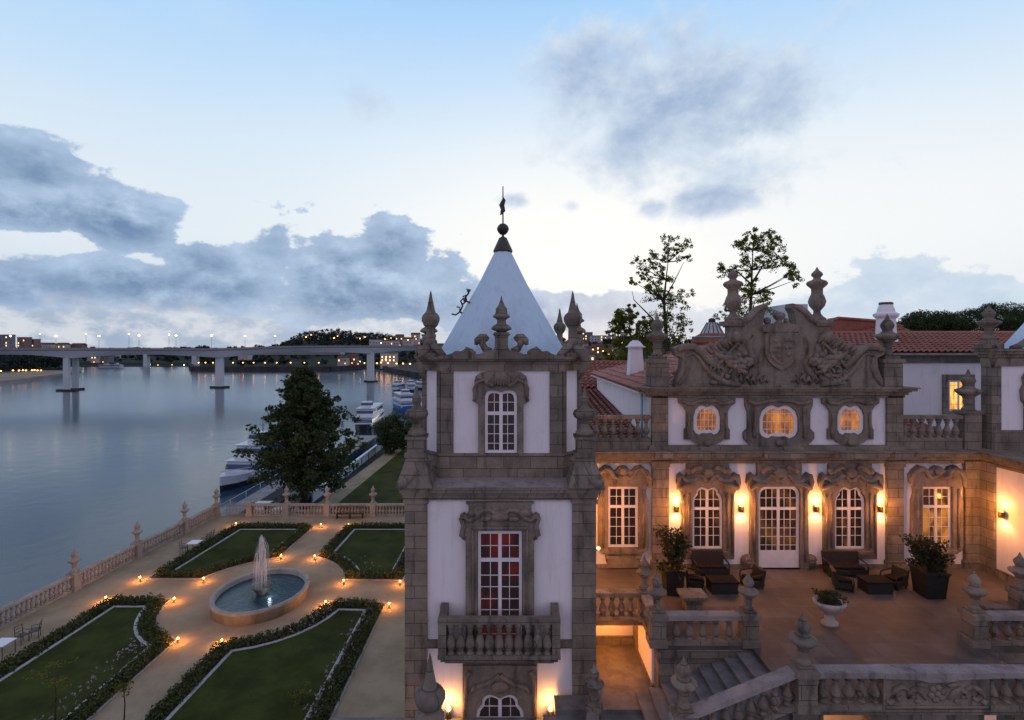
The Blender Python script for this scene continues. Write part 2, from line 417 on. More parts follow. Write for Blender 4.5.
tj.put(mxj.inputs[0], tj.m('ADD', tj.m('MULTIPLY', tj.smooth(tj.noise(mpj.outputs[0], 1.0, 3.0), .35, .7), .45), .12))
tj.link(trj.outputs[0], mxj.inputs[1]); tj.link(bj.outputs[0], mxj.inputs[2])
tj.link(mxj.outputs[0], mj.node_tree.nodes['Material Output'].inputs[0])
M['jet'] = mj

# ---------------------------------------------------------------- mesh helpers
def world_off(o):
    v = Vector((0, 0, 0))
    while o is not None:
        v += o.location
        o = o.parent
    return v
class MB:
    def __init__(s):
        s.v = []; s.f = []; s.sm = []
    def face(s, idx, smooth=False):
        s.f.append(tuple(idx)); s.sm.append(smooth)
    def box(s, x0, x1, y0, y1, z0, z1):
        b = len(s.v)
        s.v += [(x0, y0, z0), (x1, y0, z0), (x1, y1, z0), (x0, y1, z0), (x0, y0, z1), (x1, y0, z1), (x1, y1, z1), (x0, y1, z1)]
        for q in ((0, 3, 2, 1), (4, 5, 6, 7), (0, 1, 5, 4), (1, 2, 6, 5), (2, 3, 7, 6), (3, 0, 4, 7)):
            s.face([b + i for i in q])
        return s
    def hexa(s, pts):
        b = len(s.v); s.v += [tuple(p) for p in pts]
        for q in ((0, 3, 2, 1), (4, 5, 6, 7), (0, 1, 5, 4), (1, 2, 6, 5), (2, 3, 7, 6), (3, 0, 4, 7)):
            s.face([b + i for i in q])
        return s
    def bar(s, p, q, wd, za0, za1, zb0=None, zb1=None):
        """box along p->q (xy), width wd, bottom/top za at p and zb at q"""
        if zb0 is None: zb0, zb1 = za0, za1
        dx, dy = q[0] - p[0], q[1] - p[1]
        L = math.hypot(dx, dy); nx, ny = -dy / L * wd / 2, dx / L * wd / 2
        return s.hexa([(p[0] - nx, p[1] - ny, za0), (q[0] - nx, q[1] - ny, zb0), (q[0] + nx, q[1] + ny, zb0), (p[0] + nx, p[1] + ny, za0),
                       (p[0] - nx, p[1] - ny, za1), (q[0] - nx, q[1] - ny, zb1), (q[0] + nx, q[1] + ny, zb1), (p[0] + nx, p[1] + ny, za1)])
    def prism(s, outer, y0, y1, holes=(), bev=0.0):
        """polygon in x-z extruded along y from y0 (front) to y1"""
        loops = [list(outer)] + [list(h) for h in holes]
        tri = tessellate_polygon([[Vector((p[0], p[1], 0)) for p in lp] for lp in loops])
        flat = [p for lp in loops for p in lp]
        b = len(s.v); n = len(flat)
        s.v += [(p[0], y0, p[1]) for p in flat] + [(p[0], y1, p[1]) for p in flat]
        for t in tri:
            a, c, d = (flat[i] for i in t)
            cr_ = (c[0] - a[0]) * (d[1] - a[1]) - (c[1] - a[1]) * (d[0] - a[0])
            t = t if cr_ > 0 else (t[0], t[2], t[1])
            s.face([b + i for i in t]); s.face([b + n + i for i in reversed(t)])
        o = 0
        for lp in loops:
            k = len(lp)
            for i in range(k):
                j = (i + 1) % k
                s.face((b + o + i, b + o + j, b + n + o + j, b + n + o + i))
            o += k
        return s
    def slab(s, outer, z0, z1, holes=()):
        """polygon in x-y extruded along z"""
        loops = [list(outer)] + [list(h) for h in holes]
        tri = tessellate_polygon([[Vector((p[0], p[1], 0)) for p in lp] for lp in loops])
        flat = [p for lp in loops for p in lp]
        b = len(s.v); n = len(flat)
        s.v += [(p[0], p[1], z1) for p in flat] + [(p[0], p[1], z0) for p in flat]
        for t in tri:
            a, c, d = (flat[i] for i in t)
            cr_ = (c[0] - a[0]) * (d[1] - a[1]) - (c[1] - a[1]) * (d[0] - a[0])
            t = t if cr_ > 0 else (t[0], t[2], t[1])
            s.face([b + i for i in t]); s.face([b + n + i for i in reversed(t)])
        o = 0
        for lp in loops:
            k = len(lp)
            for i in range(k):
                j = (i + 1) % k
                s.face((b + o + i, b + o + j, b + n + o + j, b + n + o + i))
            o += k
        return s
    def lathe(s, prof, c=(0, 0, 0), n=16, smooth=True, sy=1.0, rot=0.0, caps=True):
        b = len(s.v); k = len(prof)
        for r, z in prof:
            for i in range(n):
                a = 2 * math.pi * i / n + rot
                s.v.append((c[0] + r * math.cos(a), c[1] + r * math.sin(a) * sy, c[2] + z))
        for j in range(k - 1):
            for i in range(n):
                i2 = (i + 1) % n
                s.face((b + j * n + i, b + j * n + i2, b + (j + 1) * n + i2, b + (j + 1) * n + i), smooth)
        if caps and prof[0][0] > 1e-4: s.face([b + i for i in reversed(range(n))])
        if caps and prof[-1][0] > 1e-4: s.face([b + (k - 1) * n + i for i in range(n)])
        return s
    def tube(s, pts, rad, n=6, smooth=True):
        pts = [Vector(p) for p in pts]
        if not hasattr(rad, '__len__'): rad = [rad] * len(pts)
        b = len(s.v)
        up0 = Vector((0.31, 0.2, 0.93)).normalized()
        for i, p in enumerate(pts):
            d = (pts[min(i + 1, len(pts) - 1)] - pts[max(i - 1, 0)])
            if d.length < 1e-9: d = Vector((0, 0, 1))
            d.normalize()
            u = d.cross(up0)
            if u.length < 1e-3: u = d.cross(Vector((1, 0, 0)))
            u.normalize(); vv = d.cross(u)
            for k in range(n):
                a = 2 * math.pi * k / n
                s.v.append(tuple(p + (u * math.cos(a) + vv * math.sin(a)) * rad[i]))
        for j in range(len(pts) - 1):
            for i in range(n):
                i2 = (i + 1) % n
                s.face((b + j * n + i, b + j * n + i2, b + (j + 1) * n + i2, b + (j + 1) * n + i), smooth)
        s.face([b + i for i in reversed(range(n))])
        s.face([b + (len(pts) - 1) * n + i for i in range(n)])
        return s
    def ball(s, c, rx, ry=None, rz=None, n=10, m=6, smooth=True):
        ry = ry or rx; rz = rz or rx
        b = len(s.v)
        s.v.append((c[0], c[1], c[2] - rz))
        for j in range(1, m):
            t = math.pi * j / m
            for i in range(n):
                a = 2 * math.pi * i / n
                s.v.append((c[0] + rx * math.sin(t) * math.cos(a), c[1] + ry * math.sin(t) * math.sin(a), c[2] - rz * math.cos(t)))
        s.v.append((c[0], c[1], c[2] + rz)); top = len(s.v) - 1
        for i in range(n):
            i2 = (i + 1) % n
            s.face((b, b + 1 + i2, b + 1 + i), smooth)
            for j in range(m - 2):
                s.face((b + 1 + j * n + i, b + 1 + j * n + i2, b + 1 + (j + 1) * n + i2, b + 1 + (j + 1) * n + i), smooth)
            s.face((b + 1 + (m - 2) * n + i, b + 1 + (m - 2) * n + i2, top), smooth)
        return s
    def tiles(s, poly, e0, e1, cw=0.26, rowh=0.42, amp=0.05):
        """barrel tiles on a convex planar polygon; e0->e1 is the eave direction"""
        P = [Vector(p) for p in poly]
        U = (Vector(e1) - Vector(e0)).normalized()
        nrm = (P[1] - P[0]).cross(P[2] - P[0]).normalized()
        if nrm.z < 0: nrm = -nrm
        V = nrm.cross(U)
        if V.z < 0: V = -V
        O = P[0]
        q = [((p - O).dot(U), (p - O).dot(V)) for p in P]
        u0, u1 = min(a for a, _ in q), max(a for a, _ in q)
        def span(u):
            hits = []
            for i in range(len(q)):
                (a, c), (a2, c2) = q[i], q[(i + 1) % len(q)]
                if abs(a2 - a) < 1e-9: continue
                t = (u - a) / (a2 - a)
                if -1e-6 <= t <= 1 + 1e-6: hits.append(c + (c2 - c) * t)
            return (min(hits), max(hits)) if len(hits) >= 2 else None
        nc = max(1, int((u1 - u0) / cw))
        for i in range(nc):
            uc = u0 + (i + .5) * (u1 - u0) / nc
            sp_ = span(uc)
            if not sp_ or sp_[1] - sp_[0] < .05: continue
            v0, v1 = sp_
            nr = max(1, int((v1 - v0) / rowh + .5))
            wd = (u1 - u0) / nc
            prof = [(-.5, 0), (-.3, .0), (-.22, .75), (0, 1.0), (.22, .75), (.3, .0), (.5, 0)]
            for j in range(nr):
                a, c = v0 + (v1 - v0) * j / nr, v0 + (v1 - v0) * (j + 1) / nr + .03
                b = len(s.v)
                for (vv, lift) in ((a, .035), (c, 0.0)):
                    for (pu, ph) in prof:
                        s.v.append(tuple(O + U * (uc + pu * wd) + V * vv + nrm * (ph * amp + lift * amp / .06)))
                k = len(prof)
                for t in range(k - 1):
                    s.face((b + t, b + t + 1, b + k + t + 1, b + k + t))
        # bed under the tiles
        b = len(s.v)
        s.v += [tuple(p - nrm * .04) for p in P]
        s.face([b + i for i in range(len(P))])
        return s
    def mesh(s, name, mat, off):
        me = bpy.data.meshes.new(name)
        me.from_pydata([(a - off.x, b - off.y, c - off.z) for a, b, c in s.v], [], s.f)
        me.polygons.foreach_set('use_smooth', s.sm)
        me.materials.append(mat)
        me.update()
        return me
    def build(s, name, mat, parent=None, loc=None):
        off = world_off(parent)
        o = bpy.data.objects.new(name, None) if not s.v else None
        base = Vector((0, 0, 0))
        if parent is None:
            base = Vector(loc) if loc is not None else Vector(np.array(s.v).mean(axis=0).tolist())
            if loc is None: base.z = min(v[2] for v in s.v)
        me = s.mesh(name, mat, off + base)
        o = bpy.data.objects.new(name, me)
        o.location = base
        COL.objects.link(o)
        if parent is not None: o.parent = parent
        return o

def tag(o, label=None, cat=None, group=None, kind=None):
    if label: o['label'] = label
    if cat: o['category'] = cat
    if group: o['group'] = group
    if kind: o['kind'] = kind
    return o
def thing(name, label, cat, loc=(0, 0, 0), group=None):
    o = bpy.data.objects.new(name, None)
    o.empty_display_size = .2
    COL.objects.link(o)
    o.location = loc
    return tag(o, label, cat, group)
def struct(o):
    o['kind'] = 'structure'
    return o
def inst(name, me, parent, wloc, sc_=None, rz=None):
    o = bpy.data.objects.new(name, me)
    COL.objects.link(o)
    o.location = Vector(wloc) - world_off(parent)
    if sc_: o.scale = sc_
    if rz is not None: o.rotation_euler = (0, 0, rz)
    o.parent = parent
    return o
def copy_tree(o, loc=None, parent=None, label=None):
    c = o.copy(); COL.objects.link(c)
    if parent is not None: c.parent = parent
    if loc is not None: c.location = loc
    if label: c['label'] = label
    for ch in list(o.children):
        copy_tree(ch, None, c)
    return c
def light(kind, loc, energy, col, parent=None, radius=.05, rot=None, spot=None, blend=.6):
    d = bpy.data.lights.new(kind.lower() + ' light', kind)
    d.energy = energy; d.color = col
    d.shadow_soft_size = radius
    if kind == 'SPOT':
        d.spot_size = spot; d.spot_blend = blend
    o = bpy.data.objects.new('light', d)
    COL.objects.link(o)
    o.location = Vector(loc) - (world_off(parent) if parent else Vector((0, 0, 0)))
    if rot: o.rotation_euler = rot
    if parent: o.parent = parent
    return o
def np_mesh(name, v, q, mat, parent=None, loc=(0, 0, 0)):
    off = np.array(world_off(parent)) if parent else np.array(loc, float)
    v = np.asarray(v, float) - off
    q = np.asarray(q, np.int32)
    me = bpy.data.meshes.new(name)
    me.vertices.add(len(v)); me.vertices.foreach_set('co', v.ravel())
    me.loops.add(q.size); me.loops.foreach_set('vertex_index', q.ravel())
    k = q.shape[1]
    me.polygons.add(len(q))
    me.polygons.foreach_set('loop_start', np.arange(len(q), dtype=np.int32) * k)
    me.polygons.foreach_set('loop_total', np.full(len(q), k, np.int32))
    me.update(calc_edges=True)
    me.materials.append(mat)
    o = bpy.data.objects.new(name, me)
    COL.objects.link(o)
    if parent: o.parent = parent
    else: o.location = loc
    return o
def leaf_quads(c, size, rng, asp=.55, flat=0.0):
    """one bent-free leaf quad (rhombus) per centre"""
    n = len(c)
    d = rng.normal(size=(n, 3)); d /= np.linalg.norm(d, axis=1)[:, None]
    e = rng.normal(size=(n, 3)); e[:, 2] *= (1 - flat)
    e -= d * (e * d).sum(1)[:, None]; e /= np.linalg.norm(e, axis=1)[:, None] + 1e-9
    s = size * rng.uniform(.6, 1.3, n)[:, None]
    v = np.stack([c - d * s * .5, c + e * s * asp * .5, c + d * s * .5, c - e * s * asp * .5], 1).reshape(-1, 3)
    return v, np.arange(4 * n).reshape(-1, 4)
def clump_points(cent, rad, per, rng, zsq=.8):
    cent = np.asarray(cent, float); n = len(cent)
    rad = np.broadcast_to(np.asarray(rad, float), (n,))
    d = rng.normal(size=(n, per, 3)); d /= np.linalg.norm(d, axis=2)[:, :, None]
    r = rng.uniform(0, 1, (n, per, 1)) ** .5
    p = cent[:, None, :] + d * r * rad[:, None, None] * np.array([1, 1, zsq])
    return p.reshape(-1, 3)
def W(px, py, Y):
    return ((px - HX) / F * Y, Y, ZC - (py - HY) / F * Y)
class PL:
    """a wall plane parallel to the picture: photo outlines -> metres on the wall"""
    def __init__(s, Y): s.Y = Y; s.u = Y / F
    def x(s, px): return (px - HX) * s.u
    def z(s, py): return ZC - (py - HY) * s.u
    def p(s, px, py): return (s.x(px), s.z(py))
    def sym(s, cx, half):
        """half outline [(dx, y)] from bottom to top on the right side -> closed mirrored outline"""
        r = [s.p(cx + dx, y) for dx, y in half]
        l = [s.p(cx - dx, y) for dx, y in reversed(half) if dx > 1e-6]
        return r + l
ORD = ['first', 'second', 'third', 'fourth', 'fifth', 'sixth', 'seventh', 'eighth', 'ninth', 'tenth', 'eleventh', 'twelfth', 'thirteenth', 'fourteenth', 'fifteenth', 'sixteenth', 'seventeenth', 'eighteenth', 'nineteenth', 'twentieth']

# ================================================================ windows, urns, balusters
def outline(kind, cx, z0, z1, hw):
    h = z1 - z0
    if kind == 'flat':
        half = [(hw, z0), (hw, z1)]
    elif kind == 'arch':
        r = .34 * hw
        half = [(hw, z0)] + [(hw - r + r * math.cos(a), z1 - r + r * math.sin(a)) for a in (0, .4, .8, 1.2, 1.57)] + [(0, z1)]
    elif kind == 'shaped':
        half = [(hw, z0), (hw, z1 - .95 * hw), (.93 * hw, z1 - .62 * hw), (.74 * hw, z1 - .40 * hw), (.72 * hw, z1 - .2 * hw),
                (.6 * hw, z1 - .06 * hw), (.42 * hw, z1), (.22 * hw, z1 - .05 * hw), (0, z1 - .16 * hw)]
    elif kind == 'hump':
        half = [(hw, z0), (hw, z1 - .42 * hw), (.93 * hw, z1 - .16 * hw), (.78 * hw, z1 - .03 * hw), (.52 * hw, z1), (.25 * hw, z1 - .04 * hw), (0, z1 - .13 * hw)]
    else:  # oval
        half = [(0, z0 + .05 * h), (.35 * hw, z0 + .07 * h), (.58 * hw, z0), (.85 * hw, z0 + .07 * h), (hw, z0 + .2 * h), (hw, z0 + .62 * h),
                (.88 * hw, z0 + .82 * h), (.6 * hw, z0 + .96 * h), (.32 * hw, z1), (0, z1 - .07 * h)]
    r = [(cx + a, b) for a, b in half]
    l = [(cx - a, b) for a, b in reversed(half) if a > 1e-6]
    return r + l
def inset(poly, d):
    xs = [p[0] for p in poly]; zs = [p[1] for p in poly]
    cx, cz = (min(xs) + max(xs)) / 2, (min(zs) + max(zs)) / 2
    fx, fz = 1 - 2 * d / (max(xs) - min(xs)), 1 - 2 * d / (max(zs) - min(zs))
    return [(cx + (a - cx) * fx, cz + (b - cz) * fz) for a, b in poly]
def spanv(poly, x):
    h = []
    for i in range(len(poly)):
        (a, b), (c, d) = poly[i], poly[(i + 1) % len(poly)]
        if (a - x) * (c - x) < 0: h.append(b + (d - b) * (x - a) / (c - a))
    return (min(h), max(h)) if h else (0, 0)
def spanh(poly, z):
    return spanv([(b, a) for a, b in poly], z)
def window(parent, kind, cx, z0, z1, hw, Y, pane, cols=4, zrows=(), transom=None, mullion=True, panel=0.0, ft=.09, name='window'):
    out = outline(kind, cx, z0, z1, hw)
    inn = inset(out, ft)
    mb = MB().prism(out, Y - .07, Y - .004, [inn])
    if mullion:
        a, b = spanv(inn, cx + 1e-4); mb.box(cx - .06, cx + .06, Y - .076, Y - .008, a - .03, b + .03)
    if transom:
        a, b = spanh(inn, transom); mb.box(a - .03, b + .03, Y - .074, Y - .009, transom - .06, transom + .06)
    if panel:
        a, b = spanh(inn, z0 + ft + .02); mb.box(a - .02, b + .02, Y - .066, Y - .006, z0 + ft * .5, z0 + panel)
    x0, x1 = min(p[0] for p in inn), max(p[0] for p in inn)
    for i in range(1, cols):
        x = x0 + (x1 - x0) * i / cols
        if mullion and abs(x - cx) < .08: continue
        a, b = spanv(inn, x + 1e-4)
        mb.box(x - .012, x + .012, Y - .058, Y - .03, max(a, z0 + panel) - .02, b + .02)
    for z in zrows:
        a, b = spanh(inn, z)
        mb.box(a - .02, b + .02, Y - .056, Y - .032, z - .011, z + .011)
    f = mb.build(name, M['paint'], parent)
    MB().prism(inset(out, ft * .6), Y - .03, Y - .012).build('pane', pane, f)
    return f
def surround(parent, outer, hole, Y, proj=.17, extra=None, mat='carved'):
    mb = MB()
    if hole: mb.prism(outer, Y - proj, Y + .03, [hole])
    else: mb.prism(outer, Y - proj, Y + .03)
    if extra: extra(mb)
    return mb.build('window_surround', M[mat], parent)
BAL = [(.085, 0), (.085, .05), (.05, .09), (.06, .14), (.10, .26), (.108, .34), (.085, .46), (.05, .62), (.042, .72), (.07, .77), (.05, .82), (.085, .88), (.085, .94), (.085, 1.0)]
def baluster_mesh(h, name='baluster', mat='stone', fat=1.0, n=8):
    return MB().lathe([(r * fat * 1.42 * (h / .8) ** .5, z * h) for r, z in BAL], n=n).mesh(name, M[mat], Vector((0, 0, 0)))
URN = [(.17, 0), (.17, .05), (.125, .08), (.11, .14), (.135, .2), (.12, .27), (.15, .33), (.30, .43), (.335, .47), (.32, .505), (.19, .545), (.135, .59), (.13, .62), (.175, .69), (.185, .74), (.14, .81), (.065, .88), (.045, .93), (.012, 1.0)]
SPIRE = [(.22, 0), (.22, .08), (.16, .1), (.15, .30), (.24, .36), (.30, .44), (.315, .50), (.26, .56), (.17, .60), (.15, .63), (.06, .86), (.035, .95), (.008, 1.0)]
VASE = [(.26, 0), (.26, .05), (.17, .09), (.11, .14), (.10, .19), (.22, .28), (.26, .36), (.22, .44), (.17, .5), (.165, .54), (.17, .60), (.29, .665), (.31, .70), (.27, .735), (.12, .77), (.10, .80), (.17, .85), (.15, .89), (.06, .94), (.008, 1.0)]
def urn_mb(c, h, prof=URN, fat=1.0, n=14, mb=None):
    return (mb or MB()).lathe([(r * h * fat, z * h) for r, z in prof], c, n)
def balustrade(name, label, p, q, za, zb=None, h=1.0, spacing=.34, posts=(), urns=(), group=None, mat='stone', rail='rail_stone', urn_h=1.3, post_w=.45, parent=None, urn_fat=.8, railw=.34, plinth=.14, bn=8, ends=(0., 0.)):
    """a run of turned balusters between plinth and rail; posts = fractions along it, urns = the posts that carry a finial"""
    zb = za if zb is None else zb
    p, q = Vector((p[0], p[1], 0)), Vector((q[0], q[1], 0))
    L = (q - p).length
    mid = (p + q) / 2
    if parent is None:
        t = thing(name, label, 'balustrade', (mid.x, mid.y, (za + zb) / 2), group)
    else:
        t = bpy.data.objects.new(name, None); COL.objects.link(t)
        t.location = Vector((mid.x, mid.y, (za + zb) / 2)) - world_off(parent); t.parent = parent
    rt = .15
    if parent is None:
        MB().bar(p, q, railw, za, za + plinth, zb, zb + plinth).build('plinth', M[mat], t)
        MB().bar(p, q, railw + .04, za + h - rt, za + h, zb + h - rt, zb + h).build('rail', M[rail], t)
    else:
        mb = MB().bar(p, q, railw, za, za + plinth, zb, zb + plinth)
        mb.bar(p, q, railw + .04, za + h - rt, za + h, zb + h - rt, zb + h)
        # one body for plinth and rail of a balustrade that is itself a part
        b = mb.build('rail', M[rail], t)
    bh = h - rt - plinth
    me = baluster_mesh(bh, mat=mat, n=bn)
    n = max(1, int(L / spacing))
    pw = post_w / L * .62
    for i in range(n):
        f = (i + .5) / n
        if f * L < ends[0] or (1 - f) * L < ends[1]: continue
        if any(abs(f - g) < pw for g in posts): continue
        c = p + (q - p) * f
        inst('baluster', me, t, (c.x, c.y, za + (zb - za) * f + plinth - .004))
    for g in posts:
        c = p + (q - p) * g
        z = za + (zb - za) * g
        hw_ = post_w / 2
        ang = math.atan2(q.y - p.y, q.x - p.x)
        mb = MB()
        d = (q - p) / L
        for (ww, a, b) in ((hw_ + .05, -.02, .2), (hw_, .2, h - .1), (hw_ + .06, h - .1, h + .06), (hw_ - .04, h + .06, h + .16)):
            mb.bar(c - d * ww, c + d * ww, 2 * ww, z + a, z + b)
        ob = mb.build('post', M[mat], t)
        if g in urns:
            urn_mb((c.x, c.y, z + h + .155), urn_h, fat=urn_fat).build('finial', M[mat], ob)
    return t

# ================================================================ the corner towers
TX, TY0, TY1 = -0.39, 17.6, 24.06          # centre, front face and back face of the river tower
def make_tower(ch=.73, low=True, label='slender white corner tower with granite trim and white pyramid roof, beside the river garden'):
    t = thing('corner_tower', label, 'tower', (TX, 20.83, 2.0))
    A = PL(TY0); B = PL(18.4)
    x0, x1 = -3.62, 2.84
    if low:
        MB().box(x0 + .1, x1 - .1, TY0 + .06, TY1 - .06, 0.0, A.z(500)).build('wall', M['plaster'], t)
        for (a, b) in ((x0, x0 + .75), (x1 - .80, x1)):
            for (c, d) in ((TY0 - .05, TY0 + .7), (TY1 - .7, TY1 + .05)):
                mb = MB().box(a, b, c, d, 0.0, A.z(500) + .02)
                mb.box(a - .05, b + .05, c - .05, d + .05, A.z(503), A.z(499.5))
                mb.build('pilaster', M['stone'], t)
        # string course
        zs = A.z(644)
        for q in ((x0 + .75, -1.12, TY0 - .04, TY0 + .3), (1.12 - .4, x1 - .80, TY0 - .04, TY0 + .3), (x0 + .02, x0 + .4, TY0 + .7, TY1 - .7), (x1 - .4, x1 - .02, TY0 + .7, TY1 - .7)):
            MB().box(*q, zs - .13, zs + .13).build('string_course', M['stone_dark'], t)
    # main cornice
    mb = MB()
    z = A.z(500)
    for (pr, a, b) in ((.03, z, z + .10), (.07, z + .10, z + .20), (.11, z + .20, z + .28), (.17, z + .28, z + .40), (.21, z + .40, z + .47)):
        mb.box(x0 - pr, x1 + pr, TY0 - pr, TY1 + pr, a, b)
    mb.build('cornice', M['stone'], t)
    zl = z + .47
    MB().hexa([(x0 - .2, TY0 - .2, zl), (x1 + .2, TY0 - .2, zl), (x1 + .2, TY1 + .2, zl), (x0 - .2, TY1 + .2, zl),
               (x0 + .3, TY0 + .72, zl + .10), (x1 - .3, TY0 + .72, zl + .10), (x1 - .3, TY1 - .1, zl + .10), (x0 + .3, TY1 - .1, zl + .10)]).build('ledge', M['rail_stone'], t)
    zl += .03
    # ledge corner urns on sloping scroll blocks
    for sx in ((-1, 1) if low else ()):
        for cy, sy in ((TY0 + .28, -1), (TY1 - .28, 1)):
            cx = TX + sx * 2.88
            mb = MB()
            mb.hexa([(cx - .62, cy - .62, zl - .03), (cx + .62, cy - .62, zl - .03), (cx + .62, cy + .62, zl - .03), (cx - .62, cy + .62, zl - .03),
                     (cx - .30, cy - .30, zl + .95), (cx + .30, cy - .30, zl + .95), (cx + .30, cy + .30, zl + .95), (cx - .30, cy + .30, zl + .95)])
            # scroll ramp towards the middle of the front
            ramp_ = [(cx - sx * (.25 + .9 * (k / 6)) + sx * .75, cy + sy * (.62 - 0.5 * k / 6), zl + .08 + .85 * (k / 6) ** 1.6) for k in range(7)]
            mb.tube(ramp_, [.16] * 6 + [.2], 8)
            mb.box(cx - .36, cx + .36, cy - .36, cy + .36, zl + .95, zl + 1.08)
            mb.box(cx - .28, cx + .28, cy - .28, cy + .28, zl + 1.08, zl + 1.55)
            mb.box(cx - .35, cx + .35, cy - .35, cy + .35, zl + 1.55, zl + 1.66)
            mb.lathe([(.30, 0), (.31, .1), (.22, .2), (.16, .26), (.155, .42), (.19, .5), (.36, .62), (.40, .72), (.36, .84), (.19, .92), (.14, 1.0), (.12, 1.08), (.17, 1.16), (.16, 1.24), (.07, 1.4), (.05, 1.5), (.015, 1.68)], (cx, cy, zl + 1.66), 14)
            mb.build('corner_urn', M['stone_dark'], t)
    # upper storey, square with cut corners
    u0, u1, v0, v1 = -3.24, 2.50, 18.4, 24.14
    def octo(e):
        k = ch + e * .41
        a, b, c, d = u0 - e, u1 + e, v0 - e, v1 + e
        return [(a + k, c), (b - k, c), (b, c + k), (b, d - k), (b - k, d), (a + k, d), (a, d - k), (a, c + k)]
    zu0, zu1 = zl - .05, 16.12
    MB().slab(octo(0), zu0, zu1).build('upper_wall', M['plaster'], t)
    zd = B.z(453)
    mb = MB().slab(octo(.06), zu0 + .02, zd - .08); mb.slab(octo(.10), zd - .08, zd)
    mb.build('dado', M['stone'], t)
    oc = octo(0)
    for i in range(8):
        a, b = Vector((*oc[i], 0)), Vector((*oc[(i + 1) % 8], 0))
        d = (b - a).normalized(); nn = Vector((d.y, -d.x, 0))
        ws = .44 if (b - a).length > 2 else .17
        for s_, e_ in ((a, a + d * ws), (b - d * ws, b)):
            MB().bar(s_ + nn * .02, e_ + nn * .02, .1, zd, 15.63).build('pilaster', M['stone_dark'], t)
    zf = 15.62
    mb = MB().slab(octo(.08), zf, zf + .26)
    mb.slab(octo(.14), zf + .26, zf + .33); mb.slab(octo(.22), zf + .33, zf + .41); mb.slab(octo(.30), zf + .41, zf + .50)
    for px in (449, 552):
        mb.lathe([(.075, 0), (.075, .06), (.04, .06), (.04, .02)], (0, 0, 0), 10)
        n_ = 40
        for k in range(len(mb.v) - n_, len(mb.v)):
            a = mb.v[k]; mb.v[k] = (B.x(px) + a[0], 18.32 - a[2], B.z(369) + a[1])
    mb.build('upper_cornice', M['stone'], t)
    zt = zf + .50
    # hanging drops at the cut corners
    cxs = (u0 + u1) / 2; cys = (v0 + v1) / 2
    for sx in (-1, 1):
        for sy in (-1, 1):
            if sx < 0 and sy > 0: continue
            cx = cxs + sx * ((u1 - u0) / 2 - ch / 2 + .05); cy = cys + sy * ((v1 - v0) / 2 - ch / 2 + .05)
            mb = MB()
            mb.box(cx - .34, cx + .34, cy - .34, cy + .34, zt - .02, zt + .14)
            o_ = Vector((sx, sy, 0)).normalized()
            mb.tube([(cx + o_.x * .12, cy + o_.y * .12, zt + .30), (cx + o_.x * .5, cy + o_.y * .5, zt + .12), (cx + o_.x * .62, cy + o_.y * .62, zt - .2), (cx + o_.x * .40, cy + o_.y * .40, zt - .55), (cx + o_.x * .26, cy + o_.y * .26, zt - .82)], [.2, .2, .17, .13, .05], 8)
            for k in (-1, 1):
                px_, py_ = -o_.y * k, o_.x * k
                mb.tube([(cx + px_ * .1, cy + py_ * .1, zt + .42), (cx + px_ * .42, cy + py_ * .42, zt + .26), (cx + px_ * .78, cy + py_ * .78, zt + .04)], [.16, .14, .1], 8)
            mb.box(cx - .22, cx + .22, cy - .22, cy + .22, zt + .14, zt + .42)
            urn_mb((cx, cy, zt + .42), 1.95 if sy < 0 else 1.7, SPIRE, .54, 14, mb)
            mb.build('finial', M['stone_dark'], t)
    # front, side and back gable crests
    def crest(k):
        mb = MB()
        yq = v0 - .16
        q = lambda dx, py: (cxs + dx * B.u, B.z(py))
        half = [(62, 358.5), (62, 355.5), (52, 354.5), (46, 352), (41, 353), (38, 350), (34, 349), (30, 351), (28, 354), (22, 354), (17, 352), (12, 351), (8, 350), (6.5, 347), (6.5, 337), (9, 334), (0, 334)]
        mb.prism([q(a, b) for a, b in half] + [q(-a, b) for a, b in reversed(half) if a > 0], yq - .2, yq + .25)
        for s_ in (-1, 1):
            c = lambda dx, py, o=0.0: (cxs + s_ * dx * B.u, yq - .02 + o, B.z(py))
            mb.tube([c(11, 352), c(16, 349), c(19, 344), c(18, 340)], [.14, .13, .12, .16], 8)
            mb.tube([c(12.5, 339.5), c(16, 337.5), c(20, 337.5), c(24, 341), c(25.5, 345)], [.06, .13, .15, .13, .06], 8)
            mb.tube([c(26, 354), c(30, 352), c(35, 350), c(38, 352), c(36, 355)], [.08, .12, .13, .11, .08], 8)
            mb.ball(c(44, 354), .16, .2, .12)
        mb.box(cxs - .26, cxs + .26, yq - .26, yq + .26, B.z(335), B.z(332.5))
        pr = [(.16, 0), (.2, .04), (.35, .1), (.36, .15), (.30, .22), (.17, .3), (.15, .42), (.20, .48), (.29, .52), (.30, .58), (.22, .64), (.2, .76), (.21, .82), (.12, .93), (.05, 1.1), (.012, 1.28)]
        mb.lathe(pr, (cxs, yq, B.z(332.5)), 14)
        if k:
            a = math.pi / 2 * k
            ca, sa = math.cos(a), math.sin(a)
            mb.v = [(cxs + (x - cxs) * ca - (y - cys) * sa, cys + (x - cxs) * sa + (y - cys) * ca, z) for x, y, z in mb.v]
        mb.build('crest', M['stone_dark'], t)
    for k in range(4): crest(k)
    # spire
    z0 = zt - .02
    r8 = R(22.5)
    yc = cys
    g = F / yc
    mb = MB()
    zc0, zc1 = ZC + (346 - 252) / g, ZC + (346 - 238) / g
    hw = 59.0 / g / math.cos(r8)
    mb.lathe([(hw + .26, z0), (hw + .02, z0 + .22), (hw * .70, z0 + .22 + (zc0 - z0 - .22) * .335), (hw * .40, z0 + .22 + (zc0 - z0 - .22) * .665), (.35, zc0)], (cxs, yc, 0), 8, False, rot=r8)
    roof = mb.build('roof', M['cone'], t)
